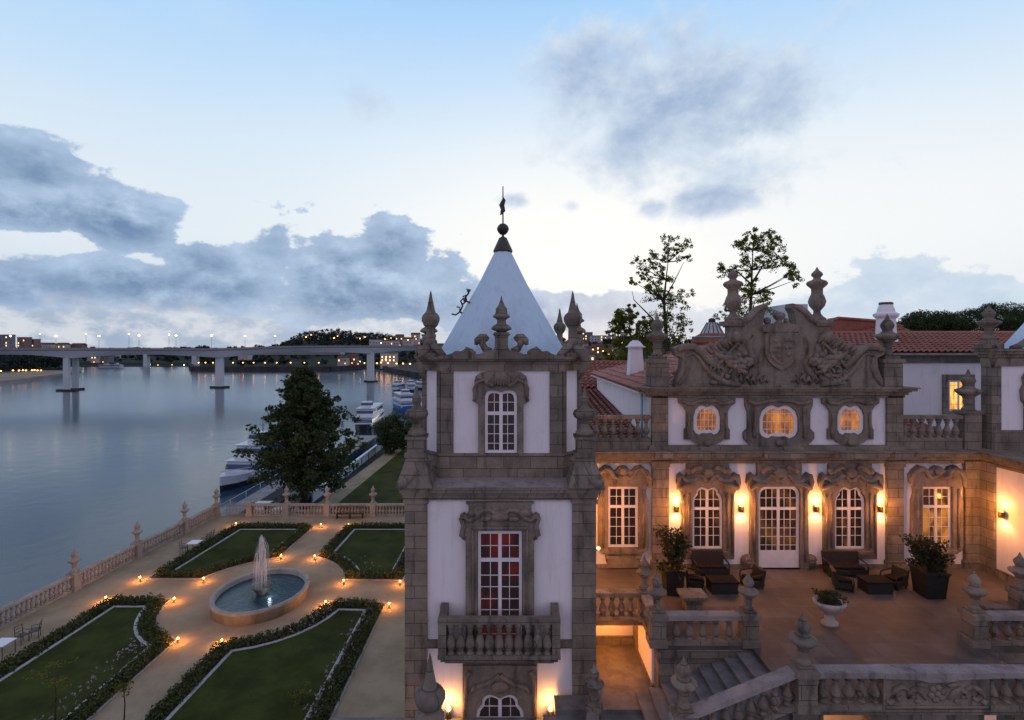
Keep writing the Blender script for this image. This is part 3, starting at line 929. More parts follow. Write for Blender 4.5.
    mb = MB().lathe([(.385, zc0 - .02), (.40, zc0 + .05), (.16, zc1), (.05, zc1 + .06), (.04, zc1 + .3), (.04, ZC + (346 - 236) / g)], (cxs, yc, 0), 12)
    mb.build('lead_cap', M['lead'], t)
    mb = MB()
    zb = ZC + (346 - 229) / g
    mb.lathe([(.03, -.5), (.03, -.24), (.12, -.22), (.20, -.13), (.245, -.03), (.245, .03), (.20, .13), (.12, .2), (.03, .23), (.028, 1.0), (.02, 1.75)], (cxs, yc, zb), 12)
    zv = ZC + (346 - 208) / g
    mb.prism([(cxs - .02, zv - .25), (cxs - .12, zv - .3), (cxs - .09, zv - .05), (cxs - .16, zv + .12), (cxs + .02, zv + .45), (cxs + .11, zv + .32), (cxs + .06, zv + .1), (cxs + .10, zv - .12)], yc - .015, yc + .015)
    mb.build('weather_vane', M['iron'], t)
    # curling iron ornament on the left slope of the spire
    mb = MB()
    q = lambda px, py: (cxs + (px - 500) * 20.6 / F, 20.6, ZC - (py - HY) * 20.6 / F)
    for L_ in ([(449, 314), (453, 315), (457, 312), (457, 307), (454, 307)], [(457, 312), (460, 306), (458, 301), (461, 298)], [(459, 305), (464, 301), (463, 295), (460, 297)], [(462, 298), (466, 293), (468, 290), (464, 289), (466, 293)], [(457, 312), (466, 316)], [(461, 300), (470, 304)]):
        mb.tube([q(*p) for p in L_], [.035] * len(L_), 5)
    mb.ball(q(466, 291), .07, .04, .06); mb.ball(q(462, 300), .06, .04, .08)
    mb.build('iron_ornament', M['iron'], t)
    # upper window
    ho = outline('hump', B.x(501), B.z(453), B.z(389.5), 16.5 * B.u)
    half = [(22.5, 453.5), (22.5, 404), (26, 402), (28, 395), (27, 389), (24, 387), (26.5, 381), (25, 376), (20, 372.5), (10, 371), (0, 370.5)]
    def ex(mb):
        c = lambda dx, py, s_, o=0.: (B.x(501) + s_ * dx * B.u, 18.4 - .2 + o, B.z(py))
        for s_ in (-1, 1):
            mb.tube([c(27, 401, s_), c(25, 395, s_), c(26, 389, s_), c(24, 382, s_), c(17, 379, s_), c(13, 383, s_), c(9, 385, s_), c(5, 382, s_), c(3, 377, s_)], [.05, .08, .09, .07, .07, .09, .09, .07, .05], 7)
            mb.ball(c(21, 377, s_), .12, .1, .12)
        mb.ball(c(0, 377, 1), .3, .14, .2)
        for k in range(-3, 4): mb.ball(c(2.6 * k, 381.5 - abs(k) * .5, 1, -.05), .06, .06, .16)
    surround(t, B.sym(501, half), ho, 18.4, .17, ex)
    zz = lambda y: B.z(y)
    window(t, 'hump', B.x(501), B.z(452.5), B.z(390), 16 * B.u, 18.4, M['pane_black'], 4, (zz(402), zz(424), zz(433.5), zz(443)), zz(413), ft=.10)
    # side windows of the upper storey
    for sx in (-1, 1):
        mb = MB()
        xw = (u0 if sx < 0 else u1)
        mb.box(xw - .1, xw + .1, cys - .85, cys + .85, B.z(453), B.z(372)); mb.build('window_surround', M['carved'], t)
        fr = MB(); yy = cys
        fr.box(xw - .13, xw + .13, yy - .55, yy + .55, B.z(450), B.z(390)); o = fr.build('window', M['paint'], t)
        pn = MB()
        for j in range(4):
            for i in range(2):
                ya = yy - .46 + i * .48; za = B.z(448) + j * .52
                pn.box(xw - .14, xw + .14, ya, ya + .42, za, za + .46)
        pn.build('pane', M['pane_black'], o)
    if not low: return t
    # lower tall window with its balcony
    ho = outline('flat', A.x(500), A.z(650), A.z(529), 22.5 * A.u)
    half = [(34, 650), (34, 539), (37.5, 537), (38.5, 530), (38, 522), (40, 518), (39.5, 514), (36, 512), (33, 515), (31, 510), (31, 504), (34, 501.5), (0, 501)]
    def ex(mb):
        c = lambda dx, py, s_, o=0.: (A.x(500) + s_ * dx * A.u, TY0 - .2 + o, A.z(py))
        for s_ in (-1, 1):
            mb.tube([c(34, 537, s_), c(38, 533, s_), c(36, 524, s_), c(38.5, 517, s_), c(35, 514, s_), c(31, 519, s_), c(25, 516, s_), c(18, 509, s_), c(10, 508, s_), c(5, 512, s_), c(0, 510, s_)], [.05, .09, .08, .08, .1, .08, .09, .10, .08, .08, .05], 7)
            mb.ball(c(25, 511, s_), .22, .12, .14); mb.ball(c(14, 517, s_), .2, .1, .1)
            mb.tube([c(27, 527, s_), c(26.5, 560, s_), c(26.5, 640, s_)], .05, 6)
        mb.ball(c(0, 515, 1), .34, .14, .16)
        mb.box(A.x(500) - 27 * A.u, A.x(500) + 27 * A.u, TY0 - .27, TY0, A.z(526.5), A.z(524))
    surround(t, A.sym(500, half), ho, TY0, .18, ex)
    window(t, 'flat', A.x(500), A.z(649), A.z(530), 22 * A.u, TY0, M['pane_red'], 4, [A.z(k) for k in (545, 574.5, 586, 598, 609, 621, 633)], A.z(559), ft=.10)
    # lower door
    cxd = A.x(500)
    half = [(37, 800), (37, 664), (0, 663)]
    ho = outline('shaped', cxd, A.z(800), A.z(692), 24.5 * A.u)
    def ex(mb):
        c = lambda dx, py, s_, o=0.: (cxd + s_ * dx * A.u, TY0 - .16 + o, A.z(py))
        for s_ in (-1, 1):
            mb.tube([c(30, 690, s_), c(26, 684, s_), c(14, 681, s_), c(7, 677, s_), c(0, 672, s_)], [.05, .09, .08, .08, .09], 7)
            mb.tube([c(35, 720, s_), c(34, 690, s_), c(33, 674, s_), c(30, 668, s_)], [.07, .07, .08, .1], 7)
        mb.ball(c(0, 684, 1), .3, .12, .2)
    surround(t, A.sym(500, half), ho, TY0, .14, ex)
    window(t, 'shaped', cxd, A.z(800), A.z(692.5), 24 * A.u, TY0, M['pane_black'], 4, [A.z(k) for k in (705, 716, 727, 738)], None, True, 1.2, .10, 'door')
    # balcony
    bx0, bx1, by0 = A.x(437) * .955 + .02, A.x(560) * .955 + .02, 16.78
    zf = PL(by0).z(660)
    mb = MB().box(bx0, bx1, by0, TY0 + .02, zf, zf + .12); mb.box(bx0 + .08, bx1 - .08, by0 + .08, TY0 + .02, zf - .12, zf); mb.box(bx0 + .2, bx1 - .2, by0 + .25, TY0 + .02, zf - .26, zf - .12)
    bal = mb.build('balcony', M['stone_dark'], t)
    mb = MB()
    zr = PL(by0).z(620)
    mb.box(bx0, bx1, by0 + .02, by0 + .28, zr - .16, zr); mb.box(bx0, bx0 + .26, by0 + .28, TY0, zr - .16, zr); mb.box(bx1 - .26, bx1, by0 + .28, TY0, zr - .16, zr)
    for xx in (bx0 + .01, bx1 - .27):
        mb.box(xx, xx + .26, TY0 - .3, TY0 - .02, zf + .12, zr + .17)
        mb.box(xx, xx + .26, by0 + .03, by0 + .27, zf + .12, zr - .16)
    mb.build('rail', M['stone_dark'], bal)
    me = baluster_mesh(zr - .16 - zf - .12, mat='stone_dark')
    n = 11
    for i in range(n):
        inst('baluster', me, bal, (bx0 + .42 + (bx1 - bx0 - .84) * i / (n - 1), by0 + .15, zf + .119))
    for xx in (bx0 + .14, bx1 - .14):
        inst('baluster', me, bal, (xx, by0 + .44, zf + .119))
    return t
tower = make_tower()
rp_ = thing('corner_pavilion', 'white pavilion with granite trim and white sloping roof at the right picture edge', 'pavilion', (24.6, 23.6, 11.8))
P4 = PL(23.4)
a0, a1, f0, f1 = P4.x(991), 28.0, 23.4, 23.86
MB().box(a0 + .03, a1, f0, f1, 11.7, 16.1).build('wall', M['plaster'], rp_)
zd = P4.z(430)
MB().box(a0 - .02, a1, f0 - .08, f1 + .03, 11.8, zd).build('dado', M['stone'], rp_)
MB().box(a0 - .02, P4.x(1000), f0 - .07, f1 + .02, zd, P4.z(366)).build('pilaster', M['stone_dark'], rp_)
mb = MB().box(a0 - .03, a1, f0 - .09, f1 + .04, P4.z(366), P4.z(357))
mb.box(a0 - .10, a1, f0 - .16, f1 + .1, P4.z(357), P4.z(354)); mb.box(a0 - .20, a1, f0 - .28, f1 + .2, P4.z(354), P4.z(351)); mb.box(a0 - .28, a1, f0 - .36, f1 + .2, P4.z(351), P4.z(348.5))
mb.build('cornice', M['stone'], rp_)
cx2 = P4.x(1047)
half = [(24, 430.5), (24, 404), (27, 400), (28, 390), (25, 384), (26, 377), (22, 371), (0, 366.5)]
MB().prism(P4.sym(1047, half), f0 - .17, f0 + .03, [outline('shaped', cx2, P4.z(430), P4.z(386), 15 * P4.u)]).build('window_surround', M['carved'], rp_)
window(rp_, 'shaped', cx2, P4.z(429.6), P4.z(386.5), 14.5 * P4.u, f0, M['pane_black'], 4, [P4.z(v) for v in (397, 415, 422)], P4.z(406))
mb = MB()
fx_, fy_ = P4.x(991), f0 + .1
mb.box(fx_ - .36, fx_ + .36, fy_ - .36, fy_ + .36, P4.z(348.6), P4.z(344)); mb.box(fx_ - .24, fx_ + .24, fy_ - .24, fy_ + .24, P4.z(344), P4.z(339))
urn_mb((fx_, fy_, P4.z(339)), 35 * P4.u, fat=.86, mb=mb)
mb.tube([(fx_ - .1, fy_ - .3, P4.z(347)), (fx_ - .2, fy_ - .42, P4.z(352)), (fx_ - .16, fy_ - .38, P4.z(360)), (fx_ - .08, fy_ - .28, P4.z(367))], [.16, .16, .13, .05], 8)
mb.build('finial', M['stone_dark'], rp_)
mb = MB()
for k in (0, 1):
    q = lambda dx, py: (P4.x(1047 + (1 if k else -1) * dx), f0 - .1, P4.z(py))
    mb.tube([q(38, 348), q(30, 346), q(24, 342), q(18, 338), q(14, 340), q(18, 344)], [.1, .14, .14, .14, .11, .06], 8)
mb.box(cx2 - .3, cx2 + .3, f0 - .3, f0 + .3, P4.z(348.6), P4.z(338)); urn_mb((cx2, f0, P4.z(338)), 1.7, fat=.8, mb=mb)
mb.build('crest', M['stone_dark'], rp_)
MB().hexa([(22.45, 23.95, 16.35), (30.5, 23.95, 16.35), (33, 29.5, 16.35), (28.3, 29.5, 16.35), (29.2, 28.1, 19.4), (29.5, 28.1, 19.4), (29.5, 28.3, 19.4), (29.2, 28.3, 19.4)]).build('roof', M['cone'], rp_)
# the wing that carries the right tower: its side wall closes the terrace
pv = thing('tower_wing', 'white wing under the right tower, its side wall lit by a sconce', 'building', (25.0, 21.0, 2.0))
MB().box(21.2, 28.0, 17.6, 24.4, 2.0, 11.3).build('wall', M['plaster'], pv)
for ya, yb in ((22.75, 23.62), (17.5, 18.3)):
    MB().box(21.08, 21.4, ya, yb, 6.4, 11.35).build('pilaster', M['stone'], pv)
MB().box(21.12, 21.4, 18.3, 22.75, 6.4, 6.78).build('base_course', M['stone'], pv)
mb = MB()
for pr, za, zb in ((.10, 11.22, 11.42), (.18, 11.42, 11.52), (.30, 11.52, 11.62), (.46, 11.62, 11.77), (.54, 11.77, 11.84)):
    mb.box(21.2 - pr, 28.0 + pr, 17.6 - pr, 24.2 + pr * .4, za, zb)
mb.build('cornice', M['stone'], pv)

# ================================================================ the main palace block
YF = 23.6
ZT = 6.45                      # terrace floor
P = PL(YF)
pal = thing('palace', 'ornate white palace block with granite trim and carved arms above three oval windows', 'palace', (11.98, YF, ZT))
XL, XR = 6.31, 17.65
MB().box(2.7, 21.4, YF, YF + .5, 3.0, P.z(452)).build('wall', M['plaster'], pal)
MB().box(XL + .1, XR - .1, YF + .01, YF + .5, P.z(447), P.z(393)).build('attic_wall', M['plaster'], pal)
MB().box(XL + .06, XR - .06, YF + .5, 39.0, 9.0, 14.38).build('side_wall', M['plaster'], pal)
# base course and pilasters
mb = MB()
for a, b in ((2.84, P.x(756)), (P.x(799), 21.3)):
    mb.box(a, b, YF - .07, YF + .1, ZT - .3, ZT + .16)
mb.build('base_course', M['stone'], pal)
for a, b in ((651.5, 668), (885, 901.5), (962.5, 981)):
    mb = MB().box(P.x(a), P.x(b), YF - .16, YF + .1, ZT, P.z(461))
    mb.box(P.x(a) - .06, P.x(b) + .06, YF - .22, YF + .1, ZT - .01, ZT + .36)
    mb.box(P.x(a) - .04, P.x(b) + .04, YF - .21, YF + .1, P.z(466), P.z(463)); mb.box(P.x(a) - .08, P.x(b) + .08, YF - .25, YF + .1, P.z(463), P.z(460.5))
    mb.build('pilaster', M['stone'], pal)
for a, b in ((651.5, 667.5), (885.5, 901.5)):
    mb = MB().box(P.x(a), P.x(b), YF - .12, YF + .1, P.z(445.5), P.z(396))
    mb.build('attic_pilaster', M['stone'], pal)
# cornices
def cornice(name, x0, x1, steps, mat='stone', back=.5):
    mb = MB()
    for pr, ya, yb in steps:
        mb.box(x0 - pr * .9, x1 + pr * .9, YF - pr, YF + back, P.z(ya), P.z(yb))
    return mb.build(name, M[mat], pal)
cornice('cornice', 3.02, 21.02, ((.18, 462.5, 458.5), (.26, 458.5, 456.5), (.34, 456.5, 454.5), (.52, 454.5, 451), (.60, 451, 449.3)))
for a, b in ((651, 668.5), (684, 728), (758, 797), (827, 870), (884.5, 902)):    # the cornice breaks forward above the openings
    MB().box(P.x(a), P.x(b), YF - .70, YF - .3, P.z(455.2), P.z(449.0)).build('cornice_break', M['stone'], pal)
cornice('attic_base', XL + .05, XR - .05, ((.20, 449.3, 446), (.14, 446, 444.8)), 'stone')
cornice('attic_cornice', XL, XR, ((.12, 397.5, 394.5), (.22, 394.5, 392), (.30, 392, 390.5), (.46, 390.5, 388), (.54, 388, 386.8)))
# windows of the first floor
for k, cx in enumerate((706.5, 848)):
    ho = outline('shaped', P.x(cx), P.z(548.5), P.z(486), 15.5 * P.u)
    half = [(26, 557.5), (26, 493), (29, 488), (31, 481), (30, 474), (27, 471.5), (24.5, 474), (23, 477), (20.5, 473), (21, 468), (21, 462.6), (0, 462.5)]
    def ex(mb, cx=cx):
        c = lambda dx, py, s_, o=0.: (P.x(cx) + s_ * dx * P.u, YF - .22 + o, P.z(py))
        for s_ in (-1, 1):
            mb.tube([c(30, 488, s_), c(29.5, 481, s_), c(28.5, 475, s_), c(25, 476, s_), c(21, 480, s_), c(14, 479, s_), c(9, 474, s_), c(5, 475, s_), c(3, 479, s_), c(0, 480, s_)], [.06, .13, .14, .12, .12, .11, .10, .1, .1, .08], 8)
            mb.tube([c(29, 487, s_, -.08), c(22, 483.5, s_, -.1), c(14, 483, s_, -.1)], [.10, .10, .05], 6)
            mb.tube([c(18, 472, s_), c(13, 467, s_), c(8, 466, s_), c(5, 469, s_)], [.10, .13, .12, .06], 7)
            mb.ball(c(20, 470, s_), .14, .12, .16)
            mb.tube([c(19, 492, s_), c(19.5, 520, s_), c(19.5, 546, s_)], .045, 6)
            mb.tube([c(24, 494, s_), c(24, 520, s_), c(24, 552, s_)], .05, 6)
        mb.ball(c(0, 471.5, 1), .26, .16, .24)
        for q in range(-3, 4): mb.tube([c(0, 475, 1), c(q * 1.9, 468.5 + abs(q) * .6, 1, -.06)], [.03, .07], 5)
        mb.box(P.x(cx) - 19 * P.u, P.x(cx) + 19 * P.u, YF - .30, YF, P.z(552), P.z(549.5))
    surround(pal, P.sym(cx, half), ho, YF, .2, ex)
    window(pal, 'shaped', P.x(cx), P.z(548), P.z(486.5), 15 * P.u, YF, M['pane_dark'], 4, [P.z(v) for v in (499, 517.5, 526.5, 535)], P.z(508), ft=.10)
cx = 777.5
ho = outline('arch', P.x(cx), P.z(567.2), P.z(485.5), 21 * P.u)
half = [(29, 567.2), (28, 494), (30, 489), (32.5, 482), (31.5, 474), (28, 471.5), (25.5, 474), (24, 477), (21.5, 473), (22, 468), (22, 462.6), (0, 462.5)]
def exd(mb):
    c = lambda dx, py, s_, o=0.: (P.x(cx) + s_ * dx * P.u, YF - .22 + o, P.z(py))
    for s_ in (-1, 1):
        mb.tube([c(31, 488, s_), c(31, 481, s_), c(29.5, 475, s_), c(26, 476, s_), c(21, 481, s_), c(14, 480, s_), c(9, 474, s_), c(5, 475, s_), c(3, 479, s_), c(0, 480, s_)], [.06, .13, .14, .12, .12, .11, .10, .1, .1, .08], 8)
        mb.tube([c(18, 472, s_), c(13, 467, s_), c(8, 466, s_), c(5, 469, s_)], [.10, .13, .12, .06], 7)
        mb.tube([c(30, 487, s_, -.08), c(23, 483, s_, -.1), c(15, 482.5, s_, -.1)], [.10, .10, .05], 6)
        # scrolls at the foot of the jambs
        for q in range(3):
            r = (5.2 - q * 1.6) * P.u
            mb.tube([(P.x(cx) + s_ * 31.5 * P.u + r * math.cos(a), YF - .1 - q * .04, P.z(559.5) + r * math.sin(a)) for a in [i * .55 for i in range(12)]], .07, 6)
        mb.ball(c(31.5, 559.5, s_, .12), .2, .12, .2)
        mb.tube([c(25, 490, s_), c(25, 525, s_), c(25, 560, s_)], .05, 6)
    mb.ball(c(0, 471.5, 1), .3, .18, .26)
    for q in range(-3, 4): mb.tube([c(0, 475, 1), c(q * 2.1, 468 + abs(q) * .6, 1, -.06)], [.03, .08], 5)
surround(pal, P.sym(cx, half), ho, YF, .2, exd)
window(pal, 'arch', P.x(cx), P.z(567), P.z(486), 20.5 * P.u, YF, M['pane_dark'], 6, [P.z(v) for v in (497.5, 519, 527.5, 536, 544.5)], P.z(508), True, .78, .11, 'door')
# side bays
for k, cx in enumerate((622.5, 934.5)):
    ho = outline('flat', P.x(cx), P.z(547), P.z(485.5), 15.2 * P.u)
    half = [(12, 566), (16, 563), (17, 560), (13, 557.5), (14, 553), (20, 551.5), (24, 549), (25, 545), (25, 500), (22.5, 492), (23.5, 486), (27, 481), (27.5, 474), (24, 469), (18, 464.5), (12, 466), (8.5, 470), (6, 468.5), (4, 466), (0, 465)]
    def ex(mb, cx=cx):
        c = lambda dx, py, s_, o=0.: (P.x(cx) + s_ * dx * P.u, YF - .22 + o, P.z(py))
        for s_ in (-1, 1):
            mb.tube([c(26, 486, s_), c(26, 478, s_), c(23, 471, s_), c(17, 467.5, s_), c(12, 470, s_), c(10, 475, s_), c(6, 477, s_), c(0, 474, s_)], [.06, .12, .13, .12, .10, .10, .09, .08], 8)
            mb.tube([c(20, 488, s_), c(20, 515, s_), c(20, 546, s_)], .05, 6)
            mb.ball(c(15, 556, s_, .1), .16, .12, .14)
        mb.ball(c(0, 470, 1), .2, .14, .2)
        mb.box(P.x(cx) - 18 * P.u, P.x(cx) + 18 * P.u, YF - .30, YF, P.z(551.5), P.z(548.5))
    surround(pal, P.sym(cx, half), ho, YF, .2, ex)
    window(pal, 'flat', P.x(cx), P.z(546.5), P.z(486), 15 * P.u, YF, M['pane_black'] if k == 0 else M['pane_warm'], 4, [P.z(v) for v in (496, 517, 526, 536)], P.z(506), ft=.11)
# attic windows
for k, (cx, hw, half) in enumerate((
        (706, 13.6, [(8, 444), (13, 442), (16, 439), (22.5, 439), (22.5, 429), (20.5, 427), (20.5, 411), (24, 405.5), (28, 403), (28.5, 398), (0, 397.5)]),
        (777.5, 19.5, [(28, 445), (32, 441.5), (35, 438), (35, 432), (31, 428), (31, 412), (33.5, 405), (33.5, 398), (0, 397.5)]),
        (849, 13.6, [(8, 444), (13, 442), (16, 439), (22.5, 439), (22.5, 429), (20.5, 427), (20.5, 411), (24, 405.5), (28, 403), (28.5, 398), (0, 397.5)]))):
    z0, z1 = P.z(435 if k != 1 else 438.5), P.z(404.5)
    ho = outline('oval', P.x(cx), z0, z1, hw * P.u)
    def ex(mb, cx=cx, hw=hw):
        c = lambda dx, py, s_, o=0.: (P.x(cx) + s_ * dx * P.u, YF - .19 + o, P.z(py))
        for s_ in (-1, 1):
            mb.tube([c(hw + 12, 400, s_), c(hw + 7, 402.5, s_), c(hw, 403, s_), c(hw * .6, 400.5, s_), c(0, 399.5, s_)], [.07, .1, .09, .08, .1], 7)
            mb.tube([c(hw + 5, 412, s_), c(hw + 4.5, 420, s_), c(hw + 6, 430, s_), c(hw + 5, 437, s_)], [.05, .06, .07, .09], 6)
        mb.ball(c(0, 442, 1), .2, .12, .16)
    surround(pal, P.sym(cx, half), ho, YF, .15, ex)
    window(pal, 'oval', P.x(cx), z0 + .02, z1 - .02, (hw - .4) * P.u, YF, M['pane_amber'], 5 if k != 1 else 7, [z0 + (z1 - z0) * f for f in (.28, .5, .73)], None, False, 0, .16)
# parapet balustrades over the side bays
zr0, zr1 = P.z(448.9), P.z(415.5)
for a, b, sgn in ((596, 651, 0), (902, 962, 1)):
    balustrade('parapet_balustrade', None, (P.x(a) if a > 600 else 2.5, YF + .12), (P.x(b), YF + .12), P.z(449.2), None, zr1 - P.z(449.2), .36, (), (), parent=pal, mat='stone', rail='stone', railw=.3, plinth=.5)
mb = MB().box(P.x(964), P.x(981), YF - .05, YF + .45, P.z(449.2), P.z(412))
mb.box(P.x(962), P.x(983), YF - .12, YF + .52, P.z(414), P.z(411))
post = mb.build('parapet_post', M['stone'], pal)
urn_mb((P.x(972), YF + .2, P.z(411.2)), 42 * P.u, fat=.80).build('finial', M['stone_dark'], post)
# the carved pediment
half = [(103, 387.5), (102, 380), (97, 368), (96, 358), (103, 354.5), (104.5, 348), (96, 344.8), (85, 345), (77, 349.5), (70, 357.5), (65.5, 363), (59, 356), (52, 348), (49, 340), (49, 327), (53, 325.5), (53, 322), (37, 321), (30, 317.5), (24, 310.5), (18.5, 306), (12.5, 303.8), (11.5, 308), (14.5, 313), (16.5, 322), (17, 333), (12, 328.5), (0, 327)]
ped = MB().prism(P.sym(776.5, half), YF - .30, YF + .30)
for s_ in (-1, 1):
    c = lambda dx, py, o=0.: (P.x(776.5 + s_ * dx), YF - .30 + o, P.z(py))
    ped.tube([c(101, 351), c(96, 347), c(85, 347), c(77.5, 352), c(71, 360), c(66, 365), c(60, 366)], [.12, .17, .17, .17, .16, .13, .08], 8)
    ped.tube([c(93, 356, -.02), c(86, 353, -.02), c(80, 358, -.02), c(74, 367, -.02), c(66, 375, -.02), c(55, 382, -.02), c(40, 384, -.02)], [.05, .07, .08, .1, .14, .16, .12], 8)
    ped.tube([c(100, 384), c(94, 376), c(90, 366), c(92, 360)], [.10, .1, .08, .1], 7)
    # cornice of the broken top
    ped.tube([c(52, 323.5), c(38, 323), c(31, 319.5), c(25, 312.5), c(19, 308), c(13, 306)], [.14, .15, .15, .15, .14, .10], 8)
    ped.box(min(P.x(776.5 + s_ * 35), P.x(776.5 + s_ * 54)), max(P.x(776.5 + s_ * 35), P.x(776.5 + s_ * 54)), YF - .42, YF + .42, P.z(326), P.z(321.4))
    # cartouche scrolls round the arms
    ped.tube([c(26, 336), c(31, 344), c(29, 354), c(24, 361), c(27, 369), c(33, 376), c(28, 384)], [.09, .16, .15, .14, .16, .15, .09], 8)
    for q in range(9):
        a = q * .75
        ped.ball(c(36 + 5.0 * math.cos(a) - q * .3, 355 + q * 1.6 + 5 * math.sin(a), -.03 - .01 * q), .17, .14, .14)
    for q in range(5):
        ped.tube([c(12 + q * 6, 384 - abs(q - 2) * 1.2, 0), c(15 + q * 6.2, 377 - (q % 2) * 2, -.06), c(19 + q * 6, 383, 0)], [.06, .13, .06], 6)
    ped.tube([c(44, 330), c(45, 340), c(42, 350)], [.06, .1, .06], 6)
ped.build('pediment', M['carved'], pal)
sh = MB()
shield = [(0, 331.5), (12, 331.5), (16, 334), (15.5, 352), (13, 360), (7, 366), (0, 369.5)]
sh.prism(P.sym(776.5, [(a, b) for a, b in reversed(shield)]), YF - .46, YF - .2)
inner = [(0, 335), (10.5, 335), (12.5, 337), (12, 351), (10, 357.5), (5.5, 362), (0, 364.5)]
sh.prism(P.sym(776.5, [(a, b) for a, b in reversed(inner)]), YF - .52, YF - .4)
for (dx, py, r) in ((-7, 341, .1), (-3, 346, .12), (-7, 351, .1), (-4, 356, .1), (4, 340, .09), (8, 340, .09), (4, 347, .09), (8, 347, .09), (6, 354, .11), (-6, 346, .08)):
    sh.ball((P.x(776.5 + dx), YF - .53, P.z(py)), r, .07, r)
sh.box(P.x(776.5) - .02, P.x(776.5) + .02, YF - .55, YF - .4, P.z(362), P.z(337))
sh.prism(P.sym(776.5, [(18, 332), (19, 328), (14, 325), (7, 323.5), (0, 323.3)]), YF - .5, YF + .2)
# small crowned head piece above the shield
sh.lathe([(.20, 0), (.2, .12), (.13, .16), (.12, .2), (.24, .32), (.27, .42), (.22, .52), (.09, .58), (.02, .6)], (P.x(778), YF - .1, P.z(325)), 12)
sh.ball((P.x(766), YF - .1, P.z(321)), .17, .15, .17); sh.ball((P.x(785), YF - .12, P.z(321)), .13)
sh.build('coat_of_arms', M['carved'], pal)
# trophies of arms: plumes, banners and helmets spilling out on both sides
rng = random.Random(4)
for s_ in (-1, 1):
    tr = MB()
    c = lambda dx, py, o=0.: (P.x(776.5 + s_ * dx), YF - .32 + o, P.z(py))
    for q in range(11):                                           # plume along the slope
        f = q / 10
        dx = 42 + 34 * f; py = 338 + 12 * f + 1.5 * math.sin(q * 2.1)
        tr.tube([c(dx - 5, py + 5), c(dx, py - 2, -.05), c(dx + 4, py + 1)], [.07, .17 - .05 * f, .05], 7)
    for q in range(4):                                            # banners
        tr.tube([c(66 - q * 6, 352 + q * 4), c(56 - q * 5, 358 + q * 4, -.1), c(47 - q * 4, 357 + q * 5, -.06), c(38, 362 + q * 5)], [.08, .15, .14, .08], 7)
    tr.tube([c(40, 340, -.05), c(54, 356, -.12), c(70, 374, -.05)], [.05, .07, .07], 6)
    tr.tube([c(37, 372, -.05), c(52, 364, -.14), c(67, 349, -.05)], [.05, .06, .05], 6)
    tr.ball(c(46, 337.5, -.05), .30, .22, .27, 12, 8)             # helmet
    tr.tube([c(40, 338, -.08), c(43, 333.5, -.1), c(49, 333.5, -.08), c(52, 338, -.04)], [.05, .1, .1, .05], 6)
    for q in range(26):
        dx = rng.uniform(34, 68); py = rng.uniform(352, 383) + max(0, dx - 55) * .4
        if py > 385: continue
        tr.ball(c(dx, py, .02), rng.uniform(.1, .24), rng.uniform(.08, .16), rng.uniform(.1, .2), 8, 5)
    for q in range(7):
        dx = rng.uniform(38, 66); py = rng.uniform(360, 380)
        a0 = rng.uniform(0, 6)
        r = rng.uniform(.16, .3)
        x_, y_, z_ = c(dx, py, -.02)
        tr.tube([(x_ + r * math.cos(a0 + k * .6) * (1 - k * .05), y_ - .01 * k, z_ + r * math.sin(a0 + k * .6) * (1 - k * .05)) for k in range(9)], .06, 6)
    tr.build('trophy', M['carved'], pal)
# finials of the pediment and the attic corners
for px, y0, y1, prof, fat in ((733, 321.2, 268, VASE, .58), (817, 321.2, 267, VASE, .58)):
    urn_mb((P.x(px), YF, P.z(y0)), (y0 - y1) * P.u, prof, fat).build('finial', M['carved'], pal)
for px in (657.5, 888):
    mb = MB().box(P.x(px) - .42, P.x(px) + .42, YF - .35, YF + .45, P.z(387), P.z(360))
    mb.box(P.x(px) - .5, P.x(px) + .5, YF - .42, YF + .52, P.z(362.5), P.z(359)); mb.box(P.x(px) - .34, P.x(px) + .34, YF - .3, YF + .4, P.z(359), P.z(356))
    po = mb.build('corner_post', M['stone_dark'], pal)
    urn_mb((P.x(px), YF + .05, P.z(356)), 42 * P.u, fat=.8).build('finial', M['stone_dark'], po)
# hipped roof of the block and its lower roofs
ez = 14.40; rz_ = 16.32
e = [(5.9, 24.3, ez), (18.1, 24.3, ez), (18.1, 39.4, ez), (5.9, 39.4, ez)]
r0, r1 = (12.0, 29.8, rz_), (12.0, 33.9, rz_)
mb = MB()
mb.tiles([e[0], e[1], r0], e[0], e[1], .36, .55, .09); mb.tiles([e[0], r0, r1, e[3]], e[3], e[0], .36, .55, .09); mb.tiles([e[1], e[2], r1, r0], e[1], e[2], .36, .55, .09)
for a, b in ((e[0], r0), (e[1], r0), (r0, r1)):
    mb.tube([(p[0], p[1], p[2] + .06) for p in (a, b)], .11, 6)
mb.build('roof', M['tile_old'], pal)
MB().box(5.95, 6.35, 24.5, 39.2, ez - .14, ez - .03).build('eave', M['plaster'], pal)
mb = MB().tube([(6.22, 24.9, 14.3), (6.22, 24.9, 12.0)], .06, 8); mb.build('downpipe', M['teal'], pal)
